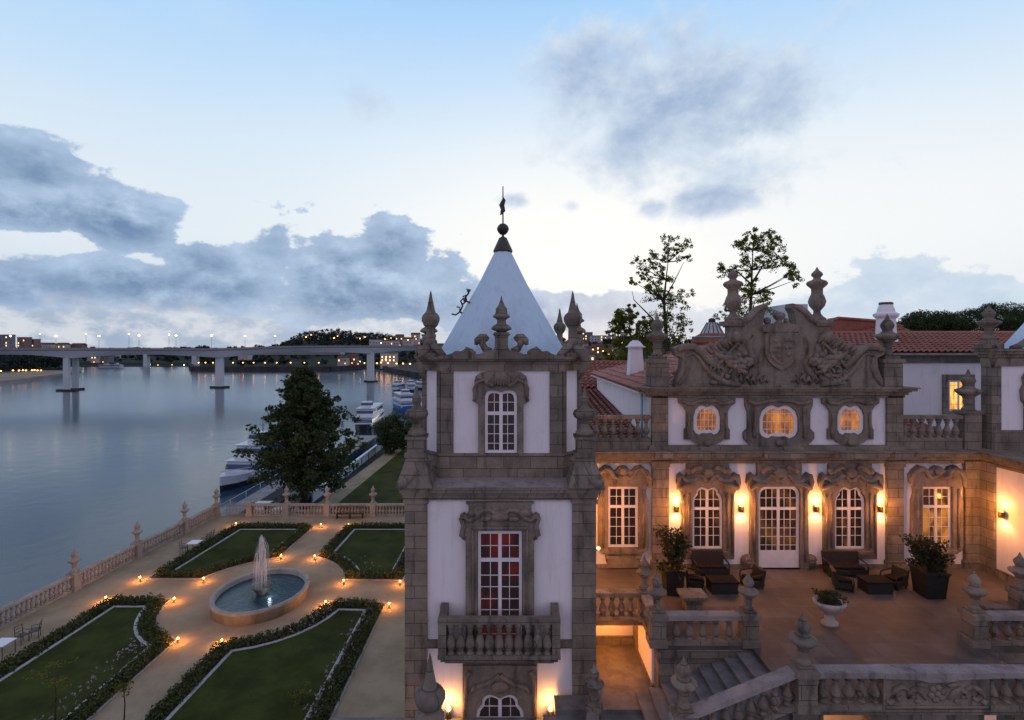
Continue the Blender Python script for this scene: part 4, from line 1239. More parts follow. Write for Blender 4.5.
# white chimney standing on the left slope
g = lambda x: 14.4 + (x - 5.9) * (rz_ - ez) / 6.1
mb = MB()
cx_, cy_ = 7.3, 30.8
mb.hexa([(cx_ - .45, cy_ - .40, 14.5), (cx_ + .45, cy_ - .40, 14.5), (cx_ + .45, cy_ + .40, 14.5), (cx_ - .45, cy_ + .40, 14.5),
         (cx_ - .34, cy_ - .32, 16.42), (cx_ + .34, cy_ - .32, 16.42), (cx_ + .34, cy_ + .32, 16.42), (cx_ - .34, cy_ + .32, 16.42)])
mb.box(cx_ - .48, cx_ + .48, cy_ - .46, cy_ + .46, 16.42, 16.50)
mb.hexa([(cx_ - .40, cy_ - .38, 16.5), (cx_ + .40, cy_ - .38, 16.5), (cx_ + .40, cy_ + .38, 16.5), (cx_ - .40, cy_ + .38, 16.5),
         (cx_ - .22, cy_ - .2, 16.78), (cx_ + .22, cy_ - .2, 16.78), (cx_ + .22, cy_ + .2, 16.78), (cx_ - .22, cy_ + .2, 16.78)])
mb.box(cx_ - .16, cx_ + .16, cy_ - .14, cy_ + .14, 16.78, 16.84)
mb.build('chimney', M['plaster'], pal)
# low roofs behind the left parapet
lw = thing('low_wing', 'low palace wing with long clay tiled roofs behind the left parapet', 'building', (4.6, 31.0, 9.0))
mb = MB()
mb.tiles([(2.6, 24.25, 12.0), (6.4, 24.25, 12.0), (6.4, 38.8, 13.2), (2.6, 38.8, 13.2)], (2.6, 24.25, 12.0), (6.4, 24.25, 12.0), .36, .5, .12)
mb.build('front_roof', M['tile'], lw)
mb = MB()
mb.tiles([(1.5, 38.9, 13.35), (14, 38.9, 13.35), (14, 43, 15.15), (1.5, 43, 15.15)], (1.5, 38.9, 13.35), (14, 38.9, 13.35), .40, .5, .11)
mb.tube([(1.5, 43, 15.2), (14, 43, 15.2)], .12, 6)
mb.build('rear_roof', M['tile'], lw)
MB().box(2.8, 6.3, 24.4, 38.7, 6.5, 11.9).build('wall', M['plaster'], lw)
MB().box(1.8, 13.8, 39.2, 46.0, 6.0, 13.25).build('rear_wall', M['plaster'], lw)
mb = MB()
mb.tiles([(14, 47.2, 13.35), (1.5, 47.2, 13.35), (1.5, 43, 15.15), (14, 43, 15.15)], (14, 47.2, 13.35), (1.5, 47.2, 13.35), .6, 1.2, .06)
mb.build('back_slope', M['tile'], lw)

# white wing with a lit window behind the right parapet
rw = thing('white_wing', 'long white wing with red tiled roof and one lit window behind the right parapet', 'building', (29.0, 36.0, 6.0))
Q = PL(33.0)
MB().box(20.4, 44.0, 33.0, 45.0, 6.0, 15.95).build('wall', M['plaster'], rw)
mb = MB().box(20.3, 44.1, 32.9, 33.4, Q.z(363), Q.z(356)); mb.box(20.2, 44.2, 32.75, 33.4, Q.z(356), Q.z(354.4))
mb.build('cornice', M['stone'], rw)
mb = MB()
E0, E1 = (20.0, 32.5, Q.z(352.5)), (44.4, 32.5, Q.z(352.5))
R0, R1 = (22.6, 38.8, 17.45), (44.4, 38.8, 17.45)
mb.tiles([E0, E1, R1, R0], E0, E1, .38, .62, .10)
mb.tube([(R0[0], R0[1], 17.5), (R1[0], R1[1], 17.5)], .13, 6)
mb.build('roof', M['tile'], rw)
mb = MB().tiles([(44.4, 45.2, 16.0), (20.0, 45.2, 16.0), (22.6, 38.8, 17.45), (44.4, 38.8, 17.45)], (44.4, 45.2, 16.0), (20.0, 45.2, 16.0), .6, 1.2, .06)
mb.tiles([(20.0, 45.2, 16.0), E0, R0], (20.0, 45.2, 16.0), E0, .5, 1.0, .06)
mb.build('back_slope', M['tile'], rw)
mb = MB().box(20.1, 44.3, 32.42, 32.6, Q.z(355), Q.z(353)); mb.build('gutter', M['rail_stone'], rw)
hx0, hx1, hz0, hz1 = Q.x(947), Q.x(968), Q.z(411), Q.z(380)
MB().prism([(Q.x(942), Q.z(414)), (Q.x(973), Q.z(414)), (Q.x(973), Q.z(374.5)), (Q.x(942), Q.z(374.5))], 32.86, 33.05, [[(hx0, hz0), (hx1, hz0), (hx1, hz1), (hx0, hz1)]]).build('window_surround', M['stone'], rw)
window(rw, 'flat', (hx0 + hx1) / 2, hz0 + .01, hz1 - .01, (hx1 - hx0) / 2 - .01, 33.0, M['pane_bright'], 4, [hz0 + (hz1 - hz0) * f for f in (.22, .42, .62, .82)], None, True, 0, .12)
# a lean-to roof below the wing's window
mb = MB()
mb.tiles([(17.7, 25.0, 12.1), (21.9, 25.0, 12.1), (17.7, 31.5, 14.1)], (17.7, 25.0, 12.1), (21.9, 25.0, 12.1), .27, .45, .05)
mb.build('lean_to_roof', M['tile'], rw)
# higher red roof behind the pediment
hr = thing('rear_block', 'taller block with a red hipped tile roof behind the right half of the pediment', 'building', (24.5, 46.0, 6.0))
MB().box(18.0, 33.5, 47.0, 58.0, 6.0, 15.9).build('wall', M['plaster'], hr)
mb = MB()
a0, a1, b0, b1 = (17.5, 46.6, 15.9), (34.0, 46.6, 15.9), (29.9 - 1.0, 53.0, 18.9), (31.0, 53.0, 18.9)
a2, a3 = (34.0, 58.6, 15.9), (17.5, 58.6, 15.9)
rr0, rr1 = (32.4, 52.5, 19.3), (33.0, 52.6, 19.3)
rr0 = (30.8, 52.0, 19.3)
# left hip ends on the photo's ridge corner
ra, rb = W(838, 318, 50.5), W(893, 322, 55.0)
mb.tiles([(18.0, 44.0, 15.7), (40.0, 46.5, 15.7), rb, ra], (18.0, 44.0, 15.7), (40.0, 46.5, 15.7), .45, .7, .11)
mb.tiles([(16.5, 56.0, 15.7), (18.0, 44.0, 15.7), ra], (16.5, 56.0, 15.7), (18.0, 44.0, 15.7), .45, .7, .11)
mb.tube([ra, rb], .16, 6); mb.tube([(18.0, 44.0, 15.8), ra], .15, 6)
mb.build('roof', M['tile'], hr)
# big lantern-headed chimney
ch = MB()
cx_, cy_ = W(886, 0, 36.0)[0], 36.0
u = 36.0 / F
ch.lathe([(12 * u, 0), (10 * u, 3 * u), (9.0 * u, 10 * u), (8.4 * u, 24 * u), (9.2 * u, 25 * u), (11.2 * u, 27 * u), (11.4 * u, 29 * u), (8.0 * u, 31 * u), (7.4 * u, 34 * u), (6.2 * u, 37 * u), (5.8 * u, 39 * u)], (cx_, cy_, ZC + 3 * u), 8, False, rot=R(22.5))
cho = ch.build('chimney', M['plaster'], rw)
MB().lathe([(6.4 * u, 0), (6.4 * u, 1.2 * u), (5.6 * u, 2.2 * u)], (cx_, cy_, ZC + 41.5 * u), 8, False, rot=R(22.5)).build('cap', M['lead'], cho)
# white roof boxes glimpsed between the broken pediment
wb = thing('white_roof_room', 'white flat roofed room glimpsed through the gap of the broken pediment', 'building', W(795, 345, 62))
for a, b, y0, y1, dd in ((775, 789, 306, 345, 0), (794, 815, 303, 345, 1.5), (786, 800, 316, 345, 3)):
    x0_, _, z1_ = W(a, y0, 62); x1_ = W(b, y0, 62)[0]
    MB().box(x0_, x1_, 62 + dd, 66 + dd, 8.0, z1_).build('wall', M['boat_white'], wb)
# round pavilion with red roof and glazed lantern
dv = thing('round_pavilion', 'round pavilion with red tiled drum and a glazed conical lantern behind the pediment', 'pavilion', W(712, 345, 66))
cx_, cy_, _ = W(712, 345, 66); u = 66 / F
MB().lathe([(19 * u, 6.0), (19 * u, ZC + 2.5 * u), (20 * u, ZC + 3.5 * u)], (cx_, cy_, 0), 20).build('wall', M['tile'], dv)
MB().lathe([(20.5 * u, ZC + 3.5 * u), (19 * u, ZC + 8 * u), (11.5 * u, ZC + 12.5 * u)], (cx_, cy_, 0), 28, False).build('roof', M['tile'], dv)
mb = MB().lathe([(19.5 * u, ZC + 8.2 * u), (19.5 * u, ZC + 9.6 * u)], (cx_, cy_, 0), 28); mb.build('rim', M['teal'], dv)
mb = MB().lathe([(11.5 * u, ZC + 11 * u), (5.0 * u, ZC + 23.5 * u)], (cx_, cy_, 0), 14, False); ln = mb.build('lantern', M['glass_roof'], dv)
mb = MB()
for k in range(14):
    a = 2 * math.pi * k / 14
    mb.tube([(cx_ + 11.7 * u * math.cos(a), cy_ + 11.7 * u * math.sin(a), ZC + 11 * u), (cx_ + 5.1 * u * math.cos(a), cy_ + 5.1 * u * math.sin(a), ZC + 23.5 * u)], .05, 5)
mb.lathe([(3.6 * u, 22.5 * u), (3.4 * u, 27 * u), (1.0 * u, 28 * u)], (cx_, cy_, ZC), 10)
mb.build('ribs', M['iron'], ln)

# ================================================================ terrace and stairs
AX0, AX1, AYW, BY = 4.90, 8.00, 17.4, 14.6        # left terrace corner, top of stair, wall line, front landing line
CX0, CX1 = 15.65, 18.75                           # the same on the right
floor = MB().slab([(AX0, AYW), (AX1, AYW), (AX1, BY), (CX0, BY), (CX0, AYW), (CX1, AYW), (CX1, 19.1), (21.13, 19.1), (21.13, YF + .2), (2.84, YF + .2), (2.84, 19.1), (AX0, 19.1)], ZT - .22, ZT)
struct(floor.build('terrace_floor', M['paving']))
LZ = 4.75                                          # landing below, level with the lit passage
mb = MB().slab([(1.4, 16.8), (AX0 - .05, 16.8), (AX0 - .05, 20.6), (2.84, 20.6), (2.84, 17.5), (1.4, 17.5)], LZ - .3, LZ)
mb.slab([(1.0, 9.5), (16, 9.5), (16, 14.3), (4.2, 14.3), (4.2, 16.8), (1.0, 16.8)], LZ - .5, LZ - .17)
mb.box(-6, 24, 9.0, 17.5, 0.0, LZ - .75)
struct(mb.build('landing', M['step']))
tw = thing('retaining_wall', 'grey granite retaining wall under the terrace with a white passage wall', 'wall', (6.5, AYW, 0))
mb = MB().box(AX0, 18.7, AYW, AYW + .5, 0, ZT - .225)
mb.box(AX0 - .05, AX1 + .3, AYW - .06, AYW + .4, ZT - .36, ZT - .12)
mb.build('front_wall', M['stone_dark'], tw)
MB().box(AX0 - .09, AX0 + .3, AYW + .5, 19.85, LZ, ZT - .23).build('passage_wall', M['plaster'], tw)
mb = MB().box(AX0 - .14, AX0 + .3, 19.85, 20.5, LZ, ZT - .23); mb.box(AX0 - .12, AX0 - .07, AYW + .4, 19.85, LZ, LZ + .16)
mb.build('passage_pier', M['stone'], tw)
MB().box(2.84, AX0 + .3, 20.5, 20.8, LZ, ZT - .23).build('passage_end', M['plaster'], tw)
MB().box(2.86, AX0 - .1, 20.42, 20.5, LZ, LZ + .34).build('passage_dado', M['stone'], tw)
# wall below the front landing, with two lit arches
w2 = thing('landing_wall', 'granite wall under the front landing with warm lit openings', 'wall', (12, BY, 0))
U = PL(BY)
ho = [[(U.x(824), 3.4), (U.x(872), 3.4), (U.x(872), 6.12), (U.x(824), 6.12)], [(U.x(985), 3.4), (U.x(1045), 3.4), (U.x(1045), 6.12), (U.x(985), 6.12)]]
mb = MB().prism([(AX1 - .1, 0), (CX0, 0), (CX0, ZT - .225), (AX1 - .1, ZT - .225)], BY + .02, BY + .4, ho)
mb.build('wall', M['stone_dark'], w2)
MB().box(AX1 - .2, CX0 + .1, BY - .14, BY + .3, ZT - .20, ZT - .05).build('moulding', M['stone_dark'], w2)
MB().box(AX1, CX0, BY + 2.2, BY + 2.4, 3, ZT - .24).build('inner_wall', M['plaster'], w2)
light('POINT', ((U.x(848)), BY + 1.2, 5.2), 45, (1.0, .36, .06), w2, .15)
light('POINT', ((U.x(1012)), BY + 1.2, 5.2), 45, (1.0, .36, .06), w2, .15)
# the stair
st = thing('stone_stair', 'worn grey granite stair climbing to the terrace behind a sloping parapet', 'stairs', (6.2, 16, LZ))
NS, TR = 10, .42
RI = (ZT - LZ) / NS
for i in range(NS - 1):
    x1 = AX1 - i * TR
    mb = MB().box(x1 - TR - .04, x1, BY + .2, AYW - .01, LZ - .6, ZT - (i + 1) * RI - .05)
    mb.box(x1 - TR - .09, x1 - .002, BY + .19, AYW - .012, ZT - (i + 1) * RI - .05, ZT - (i + 1) * RI)
    mb.build('step', M['step'], st)
# balustrades of the terrace
balustrade('terrace_balustrade', 'stout granite balustrade beside the stair top, in front of the black left planter', (AX0, AYW + .2), (AX1, AYW + .2), ZT, None, 1.0, .40, (0, 1), (0, 1), 'terrace balustrades', 'stone_dark', 'rail_stone', 1.25, .5, bn=10)
balustrade('terrace_balustrade', 'short balustrade run turning back along the lit passage', (AX0, AYW + .55), (AX0, 19.0), ZT, None, .98, .34, (), (), 'terrace balustrades', 'stone', bn=10)
balustrade('terrace_balustrade', 'orange lit balustrade over the passage between tower and terrace', (2.84, 19.25), (AX0, 19.25), ZT - .02, None, 1.0, .30, (1,), (1,), 'terrace balustrades', 'stone', 'stone', 1.15, .42, bn=10)
balustrade('terrace_balustrade', 'balustrade at the right edge of the terrace with an urn on its left post', (CX0, AYW + .2), (CX1, AYW + .2), ZT, None, 1.0, .40, (0, 1), (0, 1), 'terrace balustrades', 'stone', 'rail_stone', 1.3, .5, bn=10)
balustrade('terrace_balustrade', 'far right balustrade run beside the right tower', (CX1, AYW + .55), (CX1, 19.2), ZT, None, .98, .34, (1,), (1,), 'terrace balustrades', 'stone', 'rail_stone', 1.3, .45, bn=10)
balustrade('landing_balustrade', 'front landing balustrade left of the carved panel, with an urn beside the sloping parapet', (U.x(803), BY), (U.x(880), BY), ZT - .06, None, 1.05, .33, (0,), (0,), 'front landing balustrades', 'stone_dark', 'rail_stone', 1.42, .52, railw=.36, bn=12)
balustrade('landing_balustrade', 'front landing balustrade right of the carved panel at the picture edge', (U.x(985), BY), (U.x(1079), BY), ZT - .06, None, 1.05, .33, (1,), (1,), 'front landing balustrades', 'stone_dark', 'rail_stone', 1.42, .52, railw=.36, bn=12)
cp = thing('carved_panel', 'solid carved granite parapet panel with pierced flower relief between two baluster runs', 'parapet', ((U.x(880) + U.x(985)) / 2, BY, ZT - .06))
x0, x1 = U.x(880), U.x(985); z0 = ZT - .06
MB().box(x0, x1, BY - .14, BY + .16, z0, z0 + .9).build('slab', M['carved'], cp)
mb = MB().prism([(x0, z0 + .9), (x0 + .9, z0 + .87), (x0 + 1.2, z0 + .8), (x1 - 1.2, z0 + .8), (x1 - .9, z0 + .87), (x1, z0 + .9), (x1, z0 + 1.05), (x0, z0 + 1.05)], BY - .22, BY + .22)
mb.build('rail', M['rail_stone'], cp)
mb = MB()
cxp = (x0 + x1) / 2; yr = BY - .15
for k in range(6):
    a = k * math.pi / 3 + .3
    mb.ball((cxp + .17 * math.cos(a), yr, z0 + .46 + .17 * math.sin(a)), .10, .07, .10, 8, 5)
mb.ball((cxp, yr, z0 + .46), .09, .1, .09)
for s_ in (-1, 1):
    c = lambda dx, dz, o=0.: (cxp + s_ * dx, yr + o, z0 + dz)
    mb.tube([c(.32, .30), (c(.45, .5)), c(.62, .58), c(.8, .5), c(.78, .36), c(.66, .36)], [.05, .07, .08, .08, .07, .05], 7)
    mb.tube([c(.78, .55), c(.98, .66), c(1.18, .56), c(1.22, .38), c(1.08, .28), c(.98, .36)], [.05, .08, .09, .09, .07, .05], 7)
    mb.tube([c(1.2, .3), c(1.32, .2), c(1.42, .26)], [.08, .08, .04], 7)
    mb.tube([c(.30, .66), c(.45, .72), c(.58, .70)], [.06, .07, .04], 6)
    mb.ball(c(.55, .25), .09, .06, .07)
mb.tube([(x0 + .06, yr, z0 + .08), (x1 - .06, yr, z0 + .08)], .045, 6)
mb.build('relief', M['carved'], cp)
XE = 4.45
ZE = ZT - .06 - (U.x(803) - .3 - XE) * RI / TR
balustrade('stair_parapet', 'sloping balustrade with a pale broad rail running down beside the stair', (XE, BY), (U.x(803) - .27, BY), ZE, ZT - .06, 1.05, .34, (), (), None, 'stone_dark', 'rail_stone', railw=.36, bn=12)
sp_ = thing('stair_post', 'granite post with bowl shaped finial in front of the lower steps', 'post', (4.84, BY + .05, LZ - .5))
mb = MB().box(4.84 - .26, 4.84 + .26, BY - .22, BY + .30, LZ - .5, 6.05); mb.box(4.84 - .32, 4.84 + .32, BY - .28, BY + .36, 6.05, 6.2); mb.box(4.84 - .2, 4.84 + .2, BY - .16, BY + .24, 6.2, 6.36)
o = mb.build('shaft', M['stone'], sp_)
urn_mb((4.84, BY + .04, 6.36), 1.40, fat=.8).build('finial', M['stone'], o)
# parapet running towards the viewer beside the tower, with its small urn
balustrade('passage_parapet', 'low parapet beside the tower foot carrying a dark pointed urn', (2.80, 17.2), (2.05, 14.2), LZ - .3, LZ - .5, .85, .36, (.3,), (.3,), None, 'stone_dark', 'stone_dark', 1.15, .42)
fp = thing('foreground_post', 'large dark spired stone finial on a post in the foreground, left of the tower door', 'post', (-2.05, 13.0, 3.0))
mb = MB().box(-2.35, -1.75, 12.7, 13.3, 0, 7.0 - .35)
mb.box(-2.42, -1.68, 12.63, 13.37, 6.65, 6.78)
o = mb.build('shaft', M['stone_dark'], fp)
pr = [(.26, 0), (.27, .06), (.16, .12), (.15, .2), (.27, .3), (.35, .42), (.36, .5), (.30, .6), (.22, .66), (.235, .7), (.33, .8), (.385, .93), (.385, 1.03), (.32, 1.14), (.2, 1.22), (.165, 1.26), (.09, 1.62), (.05, 1.9), (.01, 2.06)]
MB().lathe(pr, (-2.05, 13.0, 6.78 - .02), 18).build('finial', M['stone_dark'], o)

# ================================================================ lamps on the walls
def sconce(x, y, z, nrm, label, e=70.0, group='wall sconces on the palace'):
    t = thing('wall_sconce', label, 'wall lamp', (x, y, z), group)
    nx, ny = nrm
    mb = MB()
    n = 10
    pr = [(.03, -.16), (.10, -.13), (.115, 0), (.10, .13), (.03, .16)]
    mb.lathe([(.10, -.13), (.115, 0), (.10, .13)], (x + nx * .10, y + ny * .10, z), 12)
    mb.box(x + nx * .05 - .06, x + nx * .05 + .06, y + ny * .05 - .06, y + ny * .05 + .06, z - .08, z + .08)
    mb.build('housing', M['bronze'], t)
    for s_ in (-1, 1):
        MB().lathe([(.075, 0), (.06, .012)], (x + nx * .10, y + ny * .10, z + s_ * .135 - .006), 12).build('lens', M['bulb'], t)
        light('SPOT', (x + nx * .17, y + ny * .17, z + s_ * .17), e * .56, (1.0, .46, .15), t, .04, (0 if s_ < 0 else math.pi, 0, 0), R(150), .8)
    light('POINT', (x + nx * .75, y + ny * .75, z + .1), e * 1.05, (1.0, .32, .04), t, .1)
    return t
zsc = P.z(508.5)
for px, lb in ((676, 'wall sconce left of the left window, above the black planter'), (740.5, 'wall sconce between the left window and the white door'),
               (815.5, 'wall sconce between the white door and the right window'), (879, 'wall sconce right of the right window')):
    sconce(P.x(px), YF, zsc, (0, -1), lb)
sconce(21.13, 22.35, 9.25, (-1, 0), 'wall sconce on the side wall of the right tower', 90)
sconce(2.84, 21.6, 9.0, (1, 0), 'wall sconce on the tower side, hidden round its right edge', 210)
# small bare lamp at the tower edge
t = thing('small_lamp', 'tiny bright lamp at the right edge of the tower, low beside the bay window', 'wall lamp', (2.95, 18.2, 9.42))
MB().ball((3.02, 18.2, 9.42), .06).build('bulb', M['bulb'], t); MB().box(2.83, 3.0, 18.16, 18.24, 9.35, 9.39).build('bracket', M['bronze'], t)
light('POINT', (3.16, 18.2, 9.42), 14, (1, .55, .2), t, .05)
A_ = PL(17.45)
for px, lb in ((448.5, 'uplight lamp on the white wall left of the tower door'), (550.5, 'uplight lamp on the white wall right of the tower door')):
    x, z = A_.x(px), A_.z(712)
    t = thing('uplight', lb, 'wall lamp', (x, 17.5, z - .2), 'uplights beside the tower door')
    MB().lathe([(.03, -.5), (.06, -.3), (.09, -.08), (.10, .05)], (x, 17.46, z), 12).build('housing', M['bronze'], t)
    MB().lathe([(.05, 0), (.085, .05), (.06, .15), (.02, .2)], (x, 17.46, z + .04), 12).build('bulb', M['bulb'], t)
    light('POINT', (x, 17.36, z + .26), 34, (1, .40, .09), t, .06)
# ceiling lamp in the passage
t = thing('passage_lamp', 'warm ceiling lamp inside the passage beside the tower', 'ceiling lamp', (3.7, 19.7, ZT - .25))
MB().lathe([(.12, -.08), (.14, 0)], (3.7, 19.7, ZT - .235), 12).build('shade', M['bulb'], t)
light('POINT', (3.75, 19.9, ZT - .62), 34, (1, .30, .028), t, .1)
light('POINT', (3.75, 18.6, ZT - .75), 38, (1, .30, .028), t, .1)

# ================================================================ terrace furniture and plants
def sofa(name, label, cat, x, y, wd, dp, rz, group, back=.86, arms=True):
    t = thing(name, label, cat, (0, 0, 0), group)
    h = wd / 2
    mb = MB().box(-h, h, -dp / 2, dp / 2, .12, .36)
    for a in (-h + .04, h - .1):
        for b in (-dp / 2 + .02, dp / 2 - .08): mb.box(a, a + .06, b, b + .06, 0, .12)
    mb.build('base', M['wicker'], t)
    MB().hexa([(-h, dp / 2 - .14, .36), (h, dp / 2 - .14, .36), (h, dp / 2, .36), (-h, dp / 2, .36), (-h, dp / 2 - .06, back), (h, dp / 2 - .06, back), (h, dp / 2 + .1, back), (-h, dp / 2 + .1, back)]).build('backrest', M['wicker'], t)
    n = 2 if wd > 1.2 else 1
    for k in range(n):
        a = -h + .1 + (wd - .2) * k / n; b = -h + .1 + (wd - .2) * (k + 1) / n - .02
        MB().box(a, b, -dp / 2 + .02, dp / 2 - .16, .362, .48).build('seat_cushion', M['cushion'], t)
    if arms:
        for s_ in (-1, 1):
            xx = s_ * (h + .02)
            MB().tube([(xx, -dp / 2 + .04, 0), (xx, -dp / 2 - .02, .45), (xx, -dp / 2 + .02, .60), (xx, -dp / 2 + .14, .64), (xx, dp / 2 - .05, .68)], .035, 6).build('armrest', M['wicker'], t)
    t.location = (x, y, ZT + .004); t.rotation_euler = (0, 0, rz); t.scale = (.9, .9, .88)
    return t
g_ = 'dark wicker seats on the terrace'
sofa('sofa', 'dark wicker two seat sofa against the wall under the left window', 'sofa', 8.75, 23.0, 1.55, .75, 0, g_, 1.0)
sofa('armchair', 'dark wicker armchair left of the left coffee table', 'armchair', 7.62, 21.75, .72, .72, R(75), g_)
sofa('armchair', 'dark wicker armchair right of the left coffee table, near the white door', 'armchair', 10.05, 21.75, .75, .72, R(-80), g_)
sofa('sofa', 'dark wicker two seat sofa against the wall under the right window', 'sofa', 14.65, 22.9, 1.75, .75, 0, g_, 1.0)
sofa('armchair', 'dark wicker armchair left of the right coffee table', 'armchair', 13.72, 21.6, .75, .72, R(70), g_)
sofa('armchair', 'dark wicker armchair right of the right coffee table, beside the right planter', 'armchair', 16.0, 21.75, .72, .72, R(-75), g_)
for x, y, wd, lb in ((8.62, 21.35, 1.15, 'low block coffee table in front of the sofa under the left window'), (14.9, 21.35, 1.1, 'low block coffee table in front of the sofa under the right window')):
    t = thing('coffee_table', lb, 'table', (x, y, ZT), 'coffee tables on the terrace')
    MB().box(x - wd / 2 + .04, x + wd / 2 - .04, y - .33, y + .33, ZT + .004, ZT + .44).build('body', M['wicker'], t)
    MB().box(x - wd / 2, x + wd / 2, y - .37, y + .37, ZT + .44, ZT + .5).build('tabletop', M['cushion'], t)
def potted(x, y, hw, hp, rtop, htop, seed, label):
    t = thing('potted_plant', label, 'potted plant', (x, y, ZT), 'large planters on the terrace')
    mb = MB()
    mb.hexa([(x - hw * .82, y - hw * .82, ZT + .004), (x + hw * .82, y - hw * .82, ZT + .004), (x + hw * .82, y + hw * .82, ZT + .004), (x - hw * .82, y + hw * .82, ZT + .004),
             (x - hw, y - hw, ZT + hp), (x + hw, y - hw, ZT + hp), (x + hw, y + hw, ZT + hp), (x - hw, y + hw, ZT + hp)])
    mb.box(x - hw - .04, x + hw + .04, y - hw - .04, y + hw + .04, ZT + hp, ZT + hp + .07)
    mb.build('pot', M['planter'], t)
    rg = np.random.default_rng(seed)
    stems = MB(); cs = []
    for k in range(16):
        a = rg.uniform(0, 6.28); r = rtop * rg.uniform(.2, 1.0); h = htop * rg.uniform(.35, 1.0)
        p = [(x, y, ZT + hp), (x + r * .3 * math.cos(a), y + r * .3 * math.sin(a), ZT + hp + h * .5), (x + r * math.cos(a), y + r * math.sin(a), ZT + hp + h)]
        stems.tube(p, [.025, .018, .008], 5)
        for f in (.45, .65, .85, 1.0):
            cs.append((x + r * f * math.cos(a), y + r * f * math.sin(a), ZT + hp + h * f))
    for k in range(10):
        a = rg.uniform(0, 6.28); r = rtop * rg.uniform(.3, .8)
        cs.append((x + r * math.cos(a), y + r * math.sin(a), ZT + hp + rg.uniform(.0, .35)))
    stems.build('stem', M['bark'], t)
    pts = clump_points(cs, .24, 26, rg)
    v, q = leaf_quads(pts, .16, rg, .45)
    np_mesh('foliage', v, q, M['leaf_pot'], t)
    return t
potted(6.55, 21.2, .38, .95, .85, 1.75, 3, 'large leafy shrub in a black planter left of the left sofa')
potted(16.85, 21.0, .45, .98, .78, 1.2, 4, 'large leafy shrub in a black planter right of the right sofa')
# stone bowl with plants
t = thing('stone_planter', 'pale oval stone bowl on a pedestal filled with low green plants, mid terrace', 'planter', (11.45, 18.75, ZT))
MB().lathe([(.30, .004), (.30, .10), (.20, .16), (.15, .34), (.19, .44), (.40, .56), (.54, .74), (.57, .86), (.51, .88), (.46, .80)], (11.45, 18.75, ZT), 24, sy=.8).build('bowl', M['bowl'], t)
MB().lathe([(.5, .78), (.3, .83), (0.01, .84)], (11.45, 18.75, ZT), 20, sy=.8).build('soil', M['bark'], t)
rg = np.random.default_rng(8)
cs = [(11.45 + rg.uniform(-.4, .4), 18.75 + rg.uniform(-.3, .3), ZT + .95 + rg.uniform(0, .16)) for _ in range(26)]
v, q = leaf_quads(clump_points(cs, .14, 40, rg), .10, rg, .5)
np_mesh('foliage', v, q, M['leaf_pot'], t)
t = thing('stone_pedestal', 'low square stone pedestal table behind the balustrade beside the stair', 'pedestal', (6.9, 19.9, ZT))
MB().box(6.6, 7.2, 19.65, 20.15, ZT + .004, ZT + .42).build('base', M['stone_dark'], t)
mb = MB().box(6.52, 7.28, 19.57, 20.23, ZT + .42, ZT + .5); mb.box(6.42, 7.38, 19.5, 20.3, ZT + .5, ZT + .6); mb.build('top', M['stone'], t)
t = thing('stone_bench', 'low dark stone bench slab near the right terrace balustrade', 'bench', (18.0, 19.3, ZT))
for a in (17.55, 18.3): MB().box(a, a + .2, 19.1, 19.5, ZT + .004, ZT + .36).build('leg', M['stone_dark'], t)
MB().box(17.4, 18.65, 19.0, 19.6, ZT + .36, ZT + .46).build('seat', M['stone_dark'], t)

# ================================================================ the river garden
mb = MB().slab([(-31.0, 8.0), (-3.55, 8.0), (-3.55, 50.9), (-27.4, 50.9), (-29.2, 49.4)], -6.0, 0.0)
struct(mb.build('garden_ground', M['sand']))
struct(MB().box(-3.56, 30.0, 17.55, 50.9, -3.0, -.01).build('palace_ground', M['quay']))
def arc(a, b, c, n=8):
    ta, tb = math.atan2(a[1] - c[1], a[0] - c[0]), math.atan2(b[1] - c[1], b[0] - c[0])
    ra, rb = math.hypot(a[0] - c[0], a[1] - c[1]), math.hypot(b[0] - c[0], b[1] - c[1])
    d = tb - ta
    while d > math.pi: d -= 2 * math.pi
    while d < -math.pi: d += 2 * math.pi
    return [(c[0] + (ra + (rb - ra) * i / n) * math.cos(ta + d * i / n), c[1] + (ra + (rb - ra) * i / n) * math.sin(ta + d * i / n)) for i in range(n + 1)]
FC = (-16.45, 33.5)
def offset(poly, d):
    n = len(poly); out = []
    for i in range(n):
        p0, p1, p2 = (Vector((*poly[j % n], 0)) for j in (i - 1, i, i + 1))
        a = (p1 - p0).normalized(); b = (p2 - p1).normalized()
        na, nb = Vector((-a.y, a.x, 0)), Vector((-b.y, b.x, 0))
        m = (na + nb)
        m = m / max(.35, m.dot(na) ) if m.length > 1e-6 else na
        q = p1 + m * d
        out.append((q.x, q.y))
    return out
beds = {
 'far left': [(-25.9, 36.7)] + arc((-22.0, 36.7), (-18.1, 40.4), FC) + [(-18.0, 47.7), (-25.4, 47.7)],
 'far right': [(-7.6, 36.5), (-7.6, 47.7), (-15.2, 47.7)] + arc((-15.3, 40.6), (-11.9, 36.6), FC),
 'near left': [(-26.3, 17.0), (-18.5, 17.0)] + arc((-18.7, 29.2), (-22.1, 33.9), FC) + [(-26.2, 33.9)],
 'near right': [(-16.35, 17.0), (-7.9, 17.0), (-8.0, 33.4)] + arc((-11.8, 33.6), (-16.2, 29.0), FC),
}
rgh = np.random.default_rng(21)
petals = []
